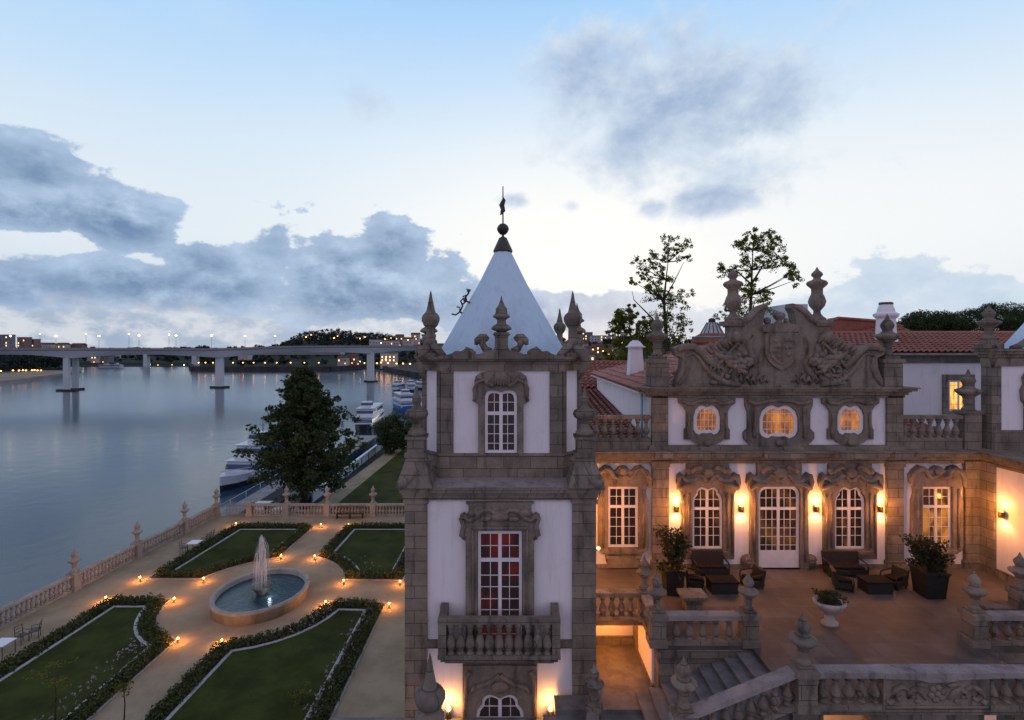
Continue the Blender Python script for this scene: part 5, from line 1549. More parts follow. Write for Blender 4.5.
for nm, poly in beds.items():
    # all listed anticlockwise: a positive offset goes inwards
    area = sum(poly[i][0] * poly[(i + 1) % len(poly)][1] - poly[(i + 1) % len(poly)][0] * poly[i][1] for i in range(len(poly)))
    if area < 0: poly = poly[::-1]
    k0, k1, k2, k3 = poly, offset(poly, .12), offset(poly, 1.02), offset(poly, 1.20)
    struct(MB().slab(k0, -.05, .07, [k1]).build('path_kerb', M['garden_stone']))
    struct(MB().slab(k1, -.05, .03).build('bed_soil', M['bark']))
    struct(MB().slab(k2, -.02, .09, [k3]).build('gravel_edging', M['gravel']))
    struct(MB().slab(k3, -.02, .06).build('lawn', M['lawn']))
    mid = offset(poly, .56)
    cs = []
    for i in range(len(mid)):
        a, b = np.array(mid[i]), np.array(mid[(i + 1) % len(mid)])
        L = np.linalg.norm(b - a)
        nn = np.array([-(b - a)[1], (b - a)[0]]) / max(L, 1e-6)
        m = max(1, int(L / .36))
        for j in range(m):
            for o_ in (-.27, 0.0, .27):
                p = a + (b - a) * (j + .5) / m + nn * (o_ + rgh.uniform(-.06, .06)) + rgh.uniform(-.06, .06, 2)
                cs.append((p[0], p[1], .20 + rgh.uniform(-.05, .09)))
    cs = [c for c in cs if c[1] > 19.5]
    pts = clump_points(cs, .26, 62, rgh, .85)
    v, q = leaf_quads(pts, .125, rgh, .7)
    cen = np.mean(np.array(mid), axis=0)
    h = np_mesh('hedge', v, q, M['hedge'], None, (cen[0], cen[1], .03))
    tag(h, 'low clipped hedge bordering the %s lawn of the fountain garden' % nm, 'hedge', 'hedges round the four lawns')
    if nm.startswith('near') or nm == 'far right':
        inn = offset(poly, 1.75 if nm != 'near right' else .95)
        for i in range(len(inn)):
            a, b = np.array(inn[i]), np.array(inn[(i + 1) % len(inn)])
            right = min(a[0], b[0]) > np.mean(np.array(poly)[:, 0]) and abs(a[0] - b[0]) < 1
            if nm == 'far right': right = max(a[1], b[1]) < 40
            if not right: continue
            for _ in range(int(np.linalg.norm(b - a) * (11 if nm != 'far right' else 4))):
                f = rgh.uniform(); f = f if nm == 'far right' else (1 - f ** 1.3 if a[1] > b[1] else f ** 1.3)
                p = a + (b - a) * f + rgh.normal(0, .22, 2)
                petals.append((p[0], p[1], rgh.uniform(.18, .5)))
v, q = leaf_quads(clump_points(petals, .07, 5, rgh), .075, rgh, .9)
fl = np_mesh('flowers', v, q, M['petal'], None, (-14, 26, 0))
tag(fl, 'scattered pale flowers along the near lawn edges', 'flowers', kind='stuff')
# fountain
fo = thing('fountain', 'round stone fountain with dark pool and a single tall white water jet', 'fountain', (FC[0], FC[1], 0))
FC = (-16.25, 33.75)
MB().lathe([(2.78, 0), (2.76, .55), (2.86, .60), (2.86, .74), (2.62, .76), (2.58, .72), (2.56, .1), (0.01, .08)], (FC[0], FC[1], 0), 64, sy=1.13).build('basin', M['garden_stone'], fo)
MB().lathe([(2.57, .46), (.01, .46)], (FC[0], FC[1], 0), 48, sy=1.13, caps=False).build('pool_water', M['water_pool'], fo)
MB().lathe([(.35, .1), (.30, .5), (.42, .7), (.62, .92), (.66, 1.0), (.56, 1.0), (.45, .9), (.01, .88)], (FC[0], FC[1], 0), 24).build('pedestal', M['stone_dark'], fo)
jr = random.Random(5)
jet = MB()
for k in range(46):
    a = k * 2.399; h = 4.3 - jr.uniform(0, .9) ** 1.5 - .10 * (k % 5); r1 = jr.uniform(.02, .17)
    c0, s0 = math.cos(a), math.sin(a)
    jet.tube([(FC[0] + c0 * .03, FC[1] + s0 * .03, .95), (FC[0] + c0 * r1 * .35, FC[1] + s0 * r1 * .35, .95 + (h - .95) * .5), (FC[0] + c0 * r1 * .8, FC[1] + s0 * r1 * .8, .95 + (h - .95) * .85), (FC[0] + c0 * r1, FC[1] + s0 * r1, h)], [.012, .02, .028, .006], 4)
jet.lathe([(.05, .95), (.06, 1.6), (.10, 2.6), (.15, 3.3), (.155, 3.7), (.10, 4.05), (.01, 4.28)], (FC[0], FC[1], 0), 16, caps=False)
jet.build('water_jet', M['jet'], fo)
veil = MB()
for k in range(44):
    a = k * 2.399 + .4; r = jr.uniform(.2, .52); h = jr.uniform(2.9, 4.1)
    c0, s0 = math.cos(a), math.sin(a)
    veil.tube([(FC[0] + r * .35 * c0, FC[1] + r * .35 * s0, h), (FC[0] + r * .75 * c0, FC[1] + r * .75 * s0, h - .55), (FC[0] + r * .95 * c0, FC[1] + r * .95 * s0, h * .5), (FC[0] + r * c0, FC[1] + r * s0, .9)], [.006, .016, .012, .006], 4)
for k in range(160):
    a = jr.uniform(0, 6.28); r = jr.uniform(.1, .62)
    veil.ball((FC[0] + r * math.cos(a), FC[1] + r * math.sin(a), jr.uniform(.6, 3.9)), jr.uniform(.008, .02), n=5, m=4)
veil.build('water_veil', M['jet'], fo)
light('POINT', (FC[0] + .75, FC[1] - .5, .62), 7, (.75, .9, 1.0), fo, .1).data.specular_factor = 0.0
# garden spike lamps
lamps = [(236, 522, 'at the far left corner of the far left hedge'), (321, 523, 'at the far right corner of the far left hedge'), (281, 554, 'where the far left hedge curves round the fountain'),
         (140, 576, 'at the near left corner of the far left hedge'), (203.7, 577, 'on the near side of the far left hedge, left of the fountain'), (348.6, 523, 'at the far left corner of the far right hedge'),
         (314.7, 554.5, 'at the tip of the far right hedge, behind the fountain'), (343.7, 579, 'on the near side of the far right hedge, right of the fountain'), (400, 580, 'at the far right hedge beside the tower'),
         (105.7, 596, 'at the far left corner of the near left hedge'), (174, 597, 'at the far right corner of the near left hedge'), (178, 637, 'at the point of the near left hedge by the path'),
         (325.7, 600, 'at the far end of the curved side of the near right hedge'), (389, 602, 'at the far right corner of the near right hedge'), (222, 639, 'at the near end of the curved side of the near right hedge')]
for px, py, lb in lamps:
    Y = F * (ZC - .3) / (py - HY + 1)
    x = (px - HX) / F * Y
    t = thing('garden_light', 'glowing spike light ' + lb, 'garden light', (x, Y, 0), 'spike lights of the fountain garden')
    mb = MB().tube([(x, Y, 0), (x, Y, .16)], .02, 6); mb.lathe([(.03, .14), (.05, .23)], (x, Y, 0), 10)
    mb.build('spike', M['bronze'], t)
    MB().ball((x, Y, .27), .065, n=8, m=5).build('bulb', M['bulb'], t)
    light('POINT', (x, Y, .40), 60, (1.0, .35, .05), t, .06)
# river balustrade
RV0, RV1 = (-30.35, 24.6), (-28.6, 50.3)
def rv(Y): return (Y - RV0[1]) / (RV1[1] - RV0[1])
balustrade('river_balustrade', 'long pale stone balustrade with urn topped posts along the river edge of the garden', RV0, RV1, 0, None, 1.12, .30, (rv(29.9), rv(35.2), rv(40.6), rv(45.9), 1.0), (rv(29.9), rv(35.2), rv(40.6), rv(45.9), 1.0), 'garden balustrades', 'garden_stone', 'garden_stone', 1.55, .5, urn_fat=.72, bn=7)
bx = lambda px: (px - HX) / F * 50.6
balustrade('garden_balustrade', 'stone balustrade across the far end of the garden, in front of the big dark tree', (bx(250), 50.6), (bx(407), 50.6), 0, None, 1.15, .30, (0, (286.5 - 250) / 157., (327 - 250) / 157., (373 - 250) / 157.), ((286.5 - 250) / 157., (327 - 250) / 157., (373 - 250) / 157.), 'garden balustrades', 'garden_stone', 'garden_stone', 1.65, .52, urn_fat=.70, bn=7)
t = thing('iron_gate', 'grey iron gate between the river balustrade and the far garden balustrade', 'gate', ((bx(225) + bx(249)) / 2, 50.6, 0))
mb = MB()
for zz in (.12, .98): mb.box(bx(226), bx(248.5), 50.57, 50.63, zz, zz + .06)
mb.build('frame', M['quay'], t)
mb = MB()
for k in range(16):
    xx = bx(226) + (bx(248.5) - bx(226)) * (k + .5) / 16
    mb.box(xx - .018, xx + .018, 50.585, 50.615, .02, 1.14)
mb.build('bars', M['quay'], t)
for px, py, lb in ((251, 508, 'small'), (294.5, 508, 'small')):
    pass
# garden furniture
def garden_chair(x, y, rz, label):
    t = thing('garden_chair', label, 'chair', (0, 0, 0), 'slim iron chairs by the river balustrade')
    MB().box(-.22, .22, -.22, .22, .43, .46).build('seat', M['iron'], t)
    for a in (-.2, .2):
        for b in (-.2, .2): MB().tube([(a, b, 0), (a, b, .44)], .018, 5).build('leg', M['iron'], t)
    mb = MB()
    for a in (-.2, .2): mb.tube([(a, .2, .44), (a, .27, .95)], .018, 5)
    for zz in (.6, .76, .92): mb.tube([(-.2, .22 + (zz - .44) * .12, zz), (.2, .22 + (zz - .44) * .12, zz)], .016, 5)
    mb.build('backrest', M['iron'], t)
    for a in (-.21, .21): MB().tube([(a, .22, .66), (a, -.2, .66), (a, -.2, .44)], .016, 5).build('armrest', M['iron'], t)
    t.location = (x, y, .0); t.rotation_euler = (0, 0, rz)
def G(px, py):
    Y = F * ZC / (py - HY); return ((px - HX) / F * Y, Y)
def garden_table(x, y, label):
    t = thing('garden_table', label, 'table', (x, y, 0), 'white topped garden tables')
    MB().box(x - .42, x + .42, y - .42, y + .42, .70, .74).build('tabletop', M['paint'], t)
    for a in (-.36, .36):
        for b in (-.36, .36): MB().tube([(x + a, y + b, 0), (x + a, y + b, .70)], .02, 5).build('leg', M['iron'], t)
garden_table(*G(2, 656), 'small white topped table at the left picture edge by the river balustrade')
garden_chair(*G(22, 643), R(80), 'iron chair nearer the left picture edge, left of its pair')
garden_chair(*G(35, 638), R(-60), 'iron chair with raised back beside the near hedge, right of its pair')
garden_table(*G(194.5, 551), 'small white topped table beside the far left hedge')
garden_chair(*G(184, 553), R(100), 'iron chair left of the white table by the far left hedge')
garden_chair(*G(204, 546), R(-70), 'iron chair right of the white table by the far left hedge')
garden_chair(*G(210, 541), R(-95), 'iron chair farthest right beside the far left hedge')
t = thing('garden_bench', 'dark iron garden bench in front of the far balustrade', 'bench', ((350 - HX) / F * 49.9, 49.9, 0))
x0 = (350 - HX) / F * 49.9
MB().box(x0 - 1.3, x0 + 1.3, 49.6, 50.05, .42, .47).build('seat', M['iron'], t)
mb = MB()
for k in range(9): mb.box(x0 - 1.3 + k * .31, x0 - 1.24 + k * .31, 50.04, 50.08, .45, .95)
mb.box(x0 - 1.32, x0 + 1.32, 50.03, 50.09, .95, 1.02); mb.build('backrest', M['iron'], t)
for k in (-1.22, 0, 1.22): MB().box(x0 + k - .04, x0 + k + .04, 49.62, 50.04, 0, .42).build('leg', M['iron'], t)

# ================================================================ trees
def tree(name, label, x, y, z, h, prof, nl, per, leaf, crad, seed, mat='leaf', start=.12, trunk=.35, group=None, wobble=.25):
    """prof(t) -> crown radius at height fraction t"""
    rg = np.random.default_rng(seed)
    t = thing(name, label, 'tree', (x, y, z), group)
    tr = MB()
    pts = [(x + rg.normal(0, .02) * h * k / 6, y + rg.normal(0, .02) * h * k / 6, z + h * .97 * k / 6) for k in range(7)]
    tr.tube(pts, [trunk * (1 - .9 * k / 6) for k in range(7)], 8)
    cs = []; rs = []
    for i in range(nl):
        f = start + (1 - start) * ((i + .5) / nl) ** .9
        a = i * 2.39996 + rg.uniform(-.4, .4)
        k = min(5, int(f * 6)); g = f * 6 - k
        p0 = Vector(pts[k]).lerp(Vector(pts[min(6, k + 1)]), min(1, g))
        r = prof(f) * rg.uniform(1 - wobble, 1 + wobble * .5)
        e = p0 + Vector((math.cos(a) * r, math.sin(a) * r, r * rg.uniform(.05, .4)))
        m_ = p0.lerp(e, .5) + Vector((0, 0, -.06 * r))
        tr.tube([p0, m_, e], [trunk * .32 * (1 - f * .6), trunk * .2 * (1 - f * .6), .02], 5)
        for q in (.35, .55, .75, .92, 1.0):
            c = p0.lerp(e, q)
            o_ = rg.normal(0, .18 * r + .1, 3)
            cs.append((c.x + o_[0], c.y + o_[1], c.z + o_[2] * .6)); rs.append(crad * rg.uniform(.55, 1.15) * (1.15 - .5 * f))
    tr.build('trunk', M['bark'], t)
    v, q = leaf_quads(clump_points(cs, rs, per, rg, .7), leaf, rg, .6)
    np_mesh('crown', v, q, M[mat], t)
    return t
def conic(t):
    return 4.55 * (min(1.0, (1.0 - t) / .66) ** .8) * (.62 + .38 * min(1, t / .25)) + .35
tree('lime_tree', 'big dark leafy tree with a pointed crown between the garden and the moored boats', (304 - HX) / F * 59.6, 59.6, -1.5, 15.6, conic, 130, 46, .42, .95, 5, trunk=.42, start=.10, wobble=.2)
def tree_px(name, label, Y, base, trunk_pts, clumps, per, leaf, crad, seed, mat='leaf_olive', extra=(), tw=.3, depth=1.6):
    rg = np.random.default_rng(seed)
    b = W(*base, Y)
    t = thing(name, label, 'tree', b)
    tr = MB()
    P3 = [Vector(W(px, py, Y)) for px, py in trunk_pts]
    tr.tube([b] + P3, [tw * (1 - .85 * k / len(P3)) for k in range(len(P3) + 1)], 7)
    for e in extra: tr.tube([W(px, py, Y) for px, py in e], [tw * .4 * (1 - .8 * k / (len(e) - 1)) for k in range(len(e))], 6)
    cs = []; rs = []
    for (px, py, s_) in clumps:
        c = Vector(W(px, py, Y + rg.uniform(-depth, depth)))
        a = min(P3, key=lambda p: (p - c).length + (3 if p.z > c.z else 0))
        m_ = a.lerp(c, .5) + Vector((0, 0, -.1))
        tr.tube([a, m_, c], [tw * .28, tw * .18, .02], 5)
        for q in range(8):
            o_ = rg.normal(0, crad * s_ * .62, 3)
            cs.append(tuple(c + Vector(o_))); rs.append(crad * s_ * rg.uniform(.3, .75))
    tr.build('trunk', M['bark'], t)
    v, q = leaf_quads(clump_points(cs, rs, per, rg, .8), leaf, rg, .5)
    np_mesh('crown', v, q, M[mat], t)
    return t
z_ = lambda L, s, ox, oy: [(ox + a / s, oy + b / s, w_) for a, b, w_ in L]
tree_px('eucalyptus_tree', 'tall open crowned tree with a bare crooked branch, left of the pediment', 64, (668, 420), [(667, 345), (665, 320), (664, 300), (666, 280), (668, 262)],
        z_([(395, 105, .8), (380, 175, .7), (310, 100, .8), (340, 130, .6), (300, 140, .7), (245, 165, .7), (275, 185, .8), (175, 200, .7), (190, 240, .6), (145, 272, .5), (230, 215, .8), (275, 235, .8), (215, 300, .9), (250, 310, .9), (300, 275, .8), (240, 345, .9), (270, 330, .8), (345, 340, 1.0), (375, 350, .8), (310, 370, .9), (350, 420, .9), (285, 420, 1.0), (260, 450, 1.1), (370, 450, .9), (330, 470, 1.1), (290, 490, 1.2), (360, 500, 1.0), (240, 490, 1.1), (270, 540, 1.2), (330, 540, 1.1)], 4.5, 600, 220),
        36, .27, .95, 11, extra=[[(660, 335), (652, 318), (642, 308), (634, 300), (632, 291)], [(664, 300), (672, 286), (684, 262)], [(664, 305), (655, 285), (640, 270)]])
tree_px('spreading_tree', 'tall airy tree with a drooping right branch, directly behind the pediment', 60, (748, 420), [(749, 345), (750, 320), (751, 295), (752, 270), (753, 250)],
        z_([(640, 100, .8), (625, 110, .6), (700, 55, .7), (690, 80, .7), (760, 60, .6), (800, 95, .7), (740, 95, .8), (655, 130, .8), (720, 110, .9), (760, 140, .9), (700, 175, 1.0), (745, 180, 1.0), (790, 180, .9), (830, 160, .8), (845, 200, .8), (865, 235, .7), (880, 270, .6), (850, 250, .6), (660, 195, .9), (620, 222, .8), (580, 225, .7), (545, 232, .6), (680, 240, .8), (695, 290, .8), (650, 300, .8), (640, 330, .9), (730, 320, .8), (755, 345, .6), (700, 350, .9), (740, 375, .7), (560, 400, .7), (600, 370, .8), (620, 410, .9), (720, 410, .8), (670, 400, 1.0), (560, 440, .8), (650, 440, 1.0)], 4.5, 600, 220),
        36, .26, .92, 12, extra=[[(751, 285), (765, 262), (780, 258), (790, 268), (797, 280)], [(752, 285), (738, 272), (722, 272)]])
tree_px('leafy_tree', 'rounded olive green tree beside the small white chimney', 58, (632, 420), [(632, 365), (631, 345), (630, 330), (629, 318)],
        z_([(130, 405, .6), (90, 430, .7), (110, 450, .8), (60, 490, .7), (155, 440, .7), (120, 500, 1.), (180, 480, .8), (85, 480, .8), (225, 470, .7), (150, 530, 1.0), (90, 560, 1.0), (150, 580, 1.1), (60, 610, 1.0), (200, 560, 1.0), (110, 620, 1.1), (180, 620, 1.1), (220, 520, .9), (230, 580, 1.0), (40, 640, .9), (75, 660, 1.0), (140, 660, 1.1)], 4.5, 600, 220),
        60, .30, 1.0, 13, tw=.25)
for k, (cx, cy, rx, ry, Y, lb) in enumerate(((929, 327, 30, 19, 75, 'dark flat topped pine above the white wing roof, left of its neighbour'), (1000, 324, 44, 24, 70, 'dark wide pine showing above the right end of the red roof'))):
    rg = np.random.default_rng(30 + k)
    x, y, z = W(cx, cy, Y)
    t = thing('umbrella_pine', lb, 'tree', (x, y, 2), 'umbrella pines behind the white wing')
    MB().tube([(x, y, 2), (x + .3, y, z - 2), (x, y, z)], [.4, .3, .12], 8).build('trunk', M['bark'], t)
    u = Y / F; cs = []
    for _ in range(420):
        a = rg.uniform(0, 6.28); r = rg.uniform(0, 1) ** .5
        hh = math.sqrt(max(0, 1 - r * r))
        cs.append((x + rx * u * r * math.cos(a), y + rx * u * .8 * r * math.sin(a), z + (hh * ry * u * rg.uniform(-.45, .95)) - .3))
    v, q = leaf_quads(clump_points(cs, .8, 60, rg, .6), .30, rg, .35)
    np_mesh('crown', v, q, M['leaf'], t)
# round bush on the lower lawn and small things in the garden beds
rg = np.random.default_rng(40)
def bush(name, label, cat, x, y, z, r, h, n, per, leaf, mat, seed, rows=.55):
    rg = np.random.default_rng(seed)
    cs = []
    for _ in range(n):
        d = rg.normal(size=3); d /= np.linalg.norm(d)
        k = rg.uniform(.45, .95)
        cs.append((x + d[0] * r * k, y + d[1] * r * k, z + h * .5 + d[2] * h * .5 * k))
    v, q = leaf_quads(clump_points(cs, r * .24, per, rg), leaf, rg, .55)
    o = np_mesh(name, v, q, M[mat], None, (x, y, z))
    return tag(o, label, cat)
bush('round_bush', 'big round dark green bush at the end of the lower lawn, left of the tower', 'bush', (394 - HX) / F * 88, 88, -1.6, 3.3, 6.8, 150, 70, .36, 'leaf', 41)
def sapling(px, py, h, r, label, seed, mat='leaf_olive'):
    x, y = G(px, py)
    t = thing('sapling', label, 'sapling', (x, y, 0), 'saplings in the lawns')
    MB().tube([(x, y, 0), (x + .04, y, h * .5), (x - .02, y, h)], [.035, .028, .015], 6).build('trunk', M['bark'], t)
    rg = np.random.default_rng(seed)
    cs = [(x + rg.normal(0, r * .5), y + rg.normal(0, r * .5), h - abs(rg.normal(0, r * .5))) for _ in range(16)]
    v, q = leaf_quads(clump_points(cs, r * .3, 16, rg), .10, rg, .5)
    np_mesh('crown', v, q, M[mat], t)
sapling(55, 727, 2.5, .8, 'thin sapling standing in the near left lawn', 51)
sapling(124, 722, 1.6, .35, 'slim bare young sapling beside the path between the near lawns', 52)
sapling(301, 706, .75, .45, 'small yellowish shrub on the near right lawn', 53)

# ================================================================ lower bank, quay, boats
WZ = -5.0
struct(MB().slab([(-6000, -60), (6000, -60), (6000, 7000), (-6000, 7000)], WZ - .5, WZ).build('river', M['water']))
bank = MB().slab([(-30.4, 51.0), (-31.0, 100.0), (-26, 125), (-24, 170), (-28, 240), (-42, 310), (-62, 352), (-88, 405), (-128, 500), (-160, 560), (-100, 1500), (2500, 1500), (2500, 30), (30.2, 30), (30.2, 51.0)], WZ - 1, -2.2)
struct(bank.build('river_bank', M['bank']))
struct(MB().slab([(-20.2, 51.3), (20, 51.3), (20, 96), (-18.8, 96)], -2.25, -1.5).build('lower_lawn', M['lawn']))
struct(MB().slab([(-22.6, 51.3), (-20.3, 51.3), (-18.9, 96), (-21.2, 96)], -2.25, -1.6).build('promenade', M['sand']))
t = thing('quay_fence', 'low white and blue panel fence along the quay beside the lower lawn', 'fence', (-23.4, 78, -2.2))
for k in range(9):
    ya, yb = 61 + k * 4.0, 64.6 + k * 4.0
    MB().box(-23.46, -23.36, ya, yb, -1.9, -.75).build('panel', M['teal'] if k % 2 else M['boat_white'], t)
    MB().box(-23.50, -23.32, yb + .05, yb + .25, -2.2, -.6).build('post', M['iron'], t)
MB().box(-23.6, -23.2, 60.8, 97, -.74, -.58).build('rail', M['boat_white'], t)
t = thing('quay_shed', 'low grey flat roofed jetty shed along the quay', 'shed', (-26.5, 84, -2.2))
MB().box(-28.4, -25.4, 70, 96, -2.2, -.3).build('wall', M['glass_blue'], t); MB().box(-28.8, -25.0, 69.5, 96.5, -.3, -.1).build('roof', M['quay'], t)
t = thing('pontoon', 'grey floating pontoon with handrails reaching towards the moored cruiser', 'pontoon', (-33, 66, WZ))
MB().box(-36.5, -31.4, 58.0, 100.0, WZ - .2, WZ + .7).build('deck', M['quay'], t)
MB().hexa([(-33.5, 53.5, -2.5), (-31.0, 53.5, -2.4), (-31.8, 72, WZ + .72), (-34.2, 72, WZ + .72), (-33.5, 53.5, -2.3), (-31.0, 53.5, -2.2), (-31.8, 72, WZ + .95), (-34.2, 72, WZ + .95)]).build('gangway', M['rail_stone'], t)
mb = MB()
for xx in (-36.3, -31.6):
    for k in range(11): mb.tube([(xx, 59 + k * 4, WZ + .7), (xx, 59 + k * 4, WZ + 1.7)], .04, 5)
    mb.tube([(xx, 59, WZ + 1.7), (xx, 99, WZ + 1.7)], .04, 5)
mb.build('handrail', M['boat_white'], t)
for k, (x, y, s_) in enumerate(((-27.5, 57.5, 0), (-25.2, 61.5, 1), (-24.6, 56.0, 2))):
    t = thing('parked_car', ['small white car parked on the quay below the garden corner', 'pale grey car parked on the quay behind the tree', 'white car parked on the quay nearest the far balustrade'][k], 'car', (x, y, -2.2), 'cars parked on the quay')
    body = MB().prism([(-2.0, .3), (2.0, .3), (2.05, .75), (1.3, .9), (.6, 1.4), (-1.2, 1.42), (-1.8, .95), (-2.05, .8)], -.82, .82)
    body.v = [(x + b, y + a, -2.2 + c) for a, b, c in body.v]
    body.build('body', M['boat_white'] if k != 1 else M['rail_stone'], t)
    gl = MB().prism([(-1.6, .95), (1.1, .95), (.55, 1.33), (-1.15, 1.35)], -.84, .84); gl.v = [(x + b, y + a, -2.2 + c) for a, b, c in gl.v]
    gl.build('window', M['glass_blue'], t)
    for a in (-1.25, 1.25):
        for b in (-.78, .78):
            wl = MB().lathe([(.31, -.09), (.33, 0), (.31, .09)], (0, 0, 0), 12); wl.v = [(x + b + c_, y + a + a_, -2.2 + .33 + b_) for a_, b_, c_ in wl.v]
            wl.build('wheel', M['iron'], t)
def boat(name, label, x, y, rz, L, B, decks, hull='boat_white', band='boat_dark', top='boat_white', wheel=True, group=None):
    """bow points along local +x"""
    t = thing(name, label, 'boat', (x, y, WZ), group)
    ca, sa = math.cos(rz), math.sin(rz)
    def put(mb):
        mb.v = [(x + a * ca - b * sa, y + a * sa + b * ca, WZ + c) for a, b, c in mb.v]; return mb
    hb = B / 2
    st_ = [(-.5, .86, 0, 1.5), (-.3, 1.0, 0, 1.5), (.1, 1.0, 0, 1.6), (.3, .86, 0, 1.8), (.42, .52, .1, 2.0), (.5, .05, .4, 2.25)]
    def hullmesh(za, zb, infl):
        mb = MB()
        for f, wf, dz, sh in st_:
            for s_ in (-1, 1):
                for (zz, k) in ((za, .78), (zb, 1.0)):
                    z__ = sh * zz
                    mb.v.append((f * L, s_ * hb * wf * (k + (1 - k) * zz) * infl, z__))
        n = len(st_)
        for i in range(n - 1):
            a, b = i * 4, (i + 1) * 4
            mb.face((a, b, b + 1, a + 1)); mb.face((a + 2, a + 3, b + 3, b + 2)); mb.face((a + 1, b + 1, b + 3, a + 3)); mb.face((a, a + 2, b + 2, b))
        mb.face((0, 1, 3, 2)); e = (n - 1) * 4; mb.face((e, e + 2, e + 3, e + 1))
        return mb
    put(hullmesh(-.3, .42, 1.0)).build('hull', M[band], t)
    put(hullmesh(.42, 1.0, 1.01)).build('topsides', M[hull], t)
    z = 1.45
    for d in range(decks):
        a, b = -.44 + .04 * d, .30 - .09 * d
        w_ = hb * (.86 - .06 * d)
        mb = MB().hexa([(a * L, -w_, z), (b * L + .9, -w_, z), (b * L + .9, w_, z), (a * L, w_, z), (a * L, -w_, z + 1.9), (b * L, -w_ * .96, z + 1.9), (b * L, w_ * .96, z + 1.9), (a * L, w_, z + 1.9)])
        o = put(mb).build('cabin', M[top], t)
        g = MB().hexa([(a * L + .3, -w_ - .02, z + .75), (b * L + .60, -w_ - .02, z + .75), (b * L + .60, w_ + .02, z + .75), (a * L + .3, w_ + .02, z + .75), (a * L + .3, -w_ - .02, z + 1.45), (b * L + .27, -w_ * .98 - .02, z + 1.45), (b * L + .27, w_ * .98 + .02, z + 1.45), (a * L + .3, w_ + .02, z + 1.45)])
        put(g).build('windows', M['glass_blue'], o)
        put(MB().box(a * L - .3, b * L + .4, -w_ - .25, w_ + .25, z + 1.9, z + 2.02)).build('deck_roof', M[top], t)
        z += 2.02
    if wheel:
        a = .10 * L if decks > 1 else .05 * L
        mb = MB().hexa([(a - 1.6, -1.3, z), (a + 1.5, -1.3, z), (a + 1.5, 1.3, z), (a - 1.6, 1.3, z), (a - 1.6, -1.2, z + 1.5), (a + .9, -1.2, z + 1.5), (a + .9, 1.2, z + 1.5), (a - 1.6, 1.2, z + 1.5)])
        o = put(mb).build('wheelhouse', M[top], t)
        put(MB().hexa([(a - 1.2, -1.29, z + .65), (a + 1.27, -1.29, z + .65), (a + 1.27, 1.29, z + .65), (a - 1.2, 1.29, z + .65), (a - 1.2, -1.24, z + 1.25), (a + 1.04, -1.24, z + 1.25), (a + 1.04, 1.24, z + 1.25), (a - 1.2, 1.24, z + 1.25)])).build('windows', M['glass_blue'], o)
        put(MB().tube([(a - 1.0, 0, z + 1.5), (a - 1.0, 0, z + 3.4)], .06, 6).tube([(a - 1.0, -.7, z + 2.6), (a - 1.0, .7, z + 2.6)], .04, 5)).build('mast', M['iron'], t)
    mb = MB()
    for s_ in (-1, 1):
        mb.tube([(-.48 * L, s_ * hb * .86, 2.3), (.28 * L, s_ * hb * .86, 2.5), (.49 * L, s_ * .1, 2.95)], .04, 5)
        for f in range(9):
            xx = -.46 + f * .09
            mb.tube([(xx * L, s_ * hb * .86, 1.5), (xx * L, s_ * hb * .86, 2.4)], .03, 4)
    put(mb).build('railing', M['boat_white'], t)
    return t
boat('cruise_boat', 'white river cruiser moored bow on, half hidden by the big tree', -42.2, 90.0, R(-93), 27, 5.4, 2)
boat('cruise_boat', 'white double deck boat with dark hull moored behind the round bush', -38.0, 138.0, R(-86), 22, 5.2, 2, 'boat_dark', 'boat_dark', 'boat_white')
boat('cruise_boat', 'blue and white passenger boat moored farther up the quay', -36.5, 176.0, R(-66), 18, 5.2, 2, 'boat_blue', 'boat_blue', 'boat_white')
for k, (px, py, lb) in enumerate(((398, 391, 'small white motor boat out on the river, left of its pair'), (411, 390.5, 'small white motor boat out on the river, right of its pair'), (423, 389, 'small pale boat close to the tower edge on the river'))):
    Y = F * 21.5 / (py - HY)
    boat('motor_boat', lb, (px - HX) / F * Y, Y, R(-100 + 25 * k), 11, 3.6, 1, 'boat_white', 'boat_dark', 'boat_white', True, 'small boats on the river')
for k, (px, py, lb) in enumerate(((106, 368, 'tiny white boat far off near the left bridge piers'), (117, 368, 'tiny white cruiser far off on the river, right of its neighbour'))):
    Y = F * 21.5 / (py - HY)
    boat('distant_boat', lb, (px - HX) / F * Y, Y, R(10 + 160 * k), 12, 4.5, 1, 'boat_white', 'boat_white', 'boat_white', True, 'far boats on the river')

# ================================================================ the road bridge
def chain(pts, n):
    out = []
    for i in range(len(pts) - 1):
        for k in range(n):
            f = k / n
            p0 = pts[max(i - 1, 0)]; p1 = pts[i]; p2 = pts[i + 1]; p3 = pts[min(i + 2, len(pts) - 1)]
            out.append(tuple(.5 * ((2 * p1[j]) + (-p0[j] + p2[j]) * f + (2 * p0[j] - 5 * p1[j] + 4 * p2[j] - p3[j]) * f * f + (-p0[j] + 3 * p1[j] - 3 * p2[j] + p3[j]) * f ** 3) for j in range(len(p1))))
    out.append(pts[-1])
    return out
def pxp(px, py, Y): return W(px, py, Y)
dk = [pxp(-420, 350.2, 222), pxp(-180, 350.2, 230), pxp(0, 350, 240), pxp(70, 350, 248), pxp(145, 350.2, 256), pxp(220, 350, 266), pxp(295, 347.6, 286), pxp(370, 347, 310), pxp(430, 347, 335), pxp(520, 348, 385), pxp(600, 349, 450)]
line = chain(dk, 6)
pier_i = [18, 30, 42]
br = thing('road_bridge', 'long pale concrete road bridge with tall single piers crossing the river', 'bridge', (line[24][0], line[24][1], WZ))
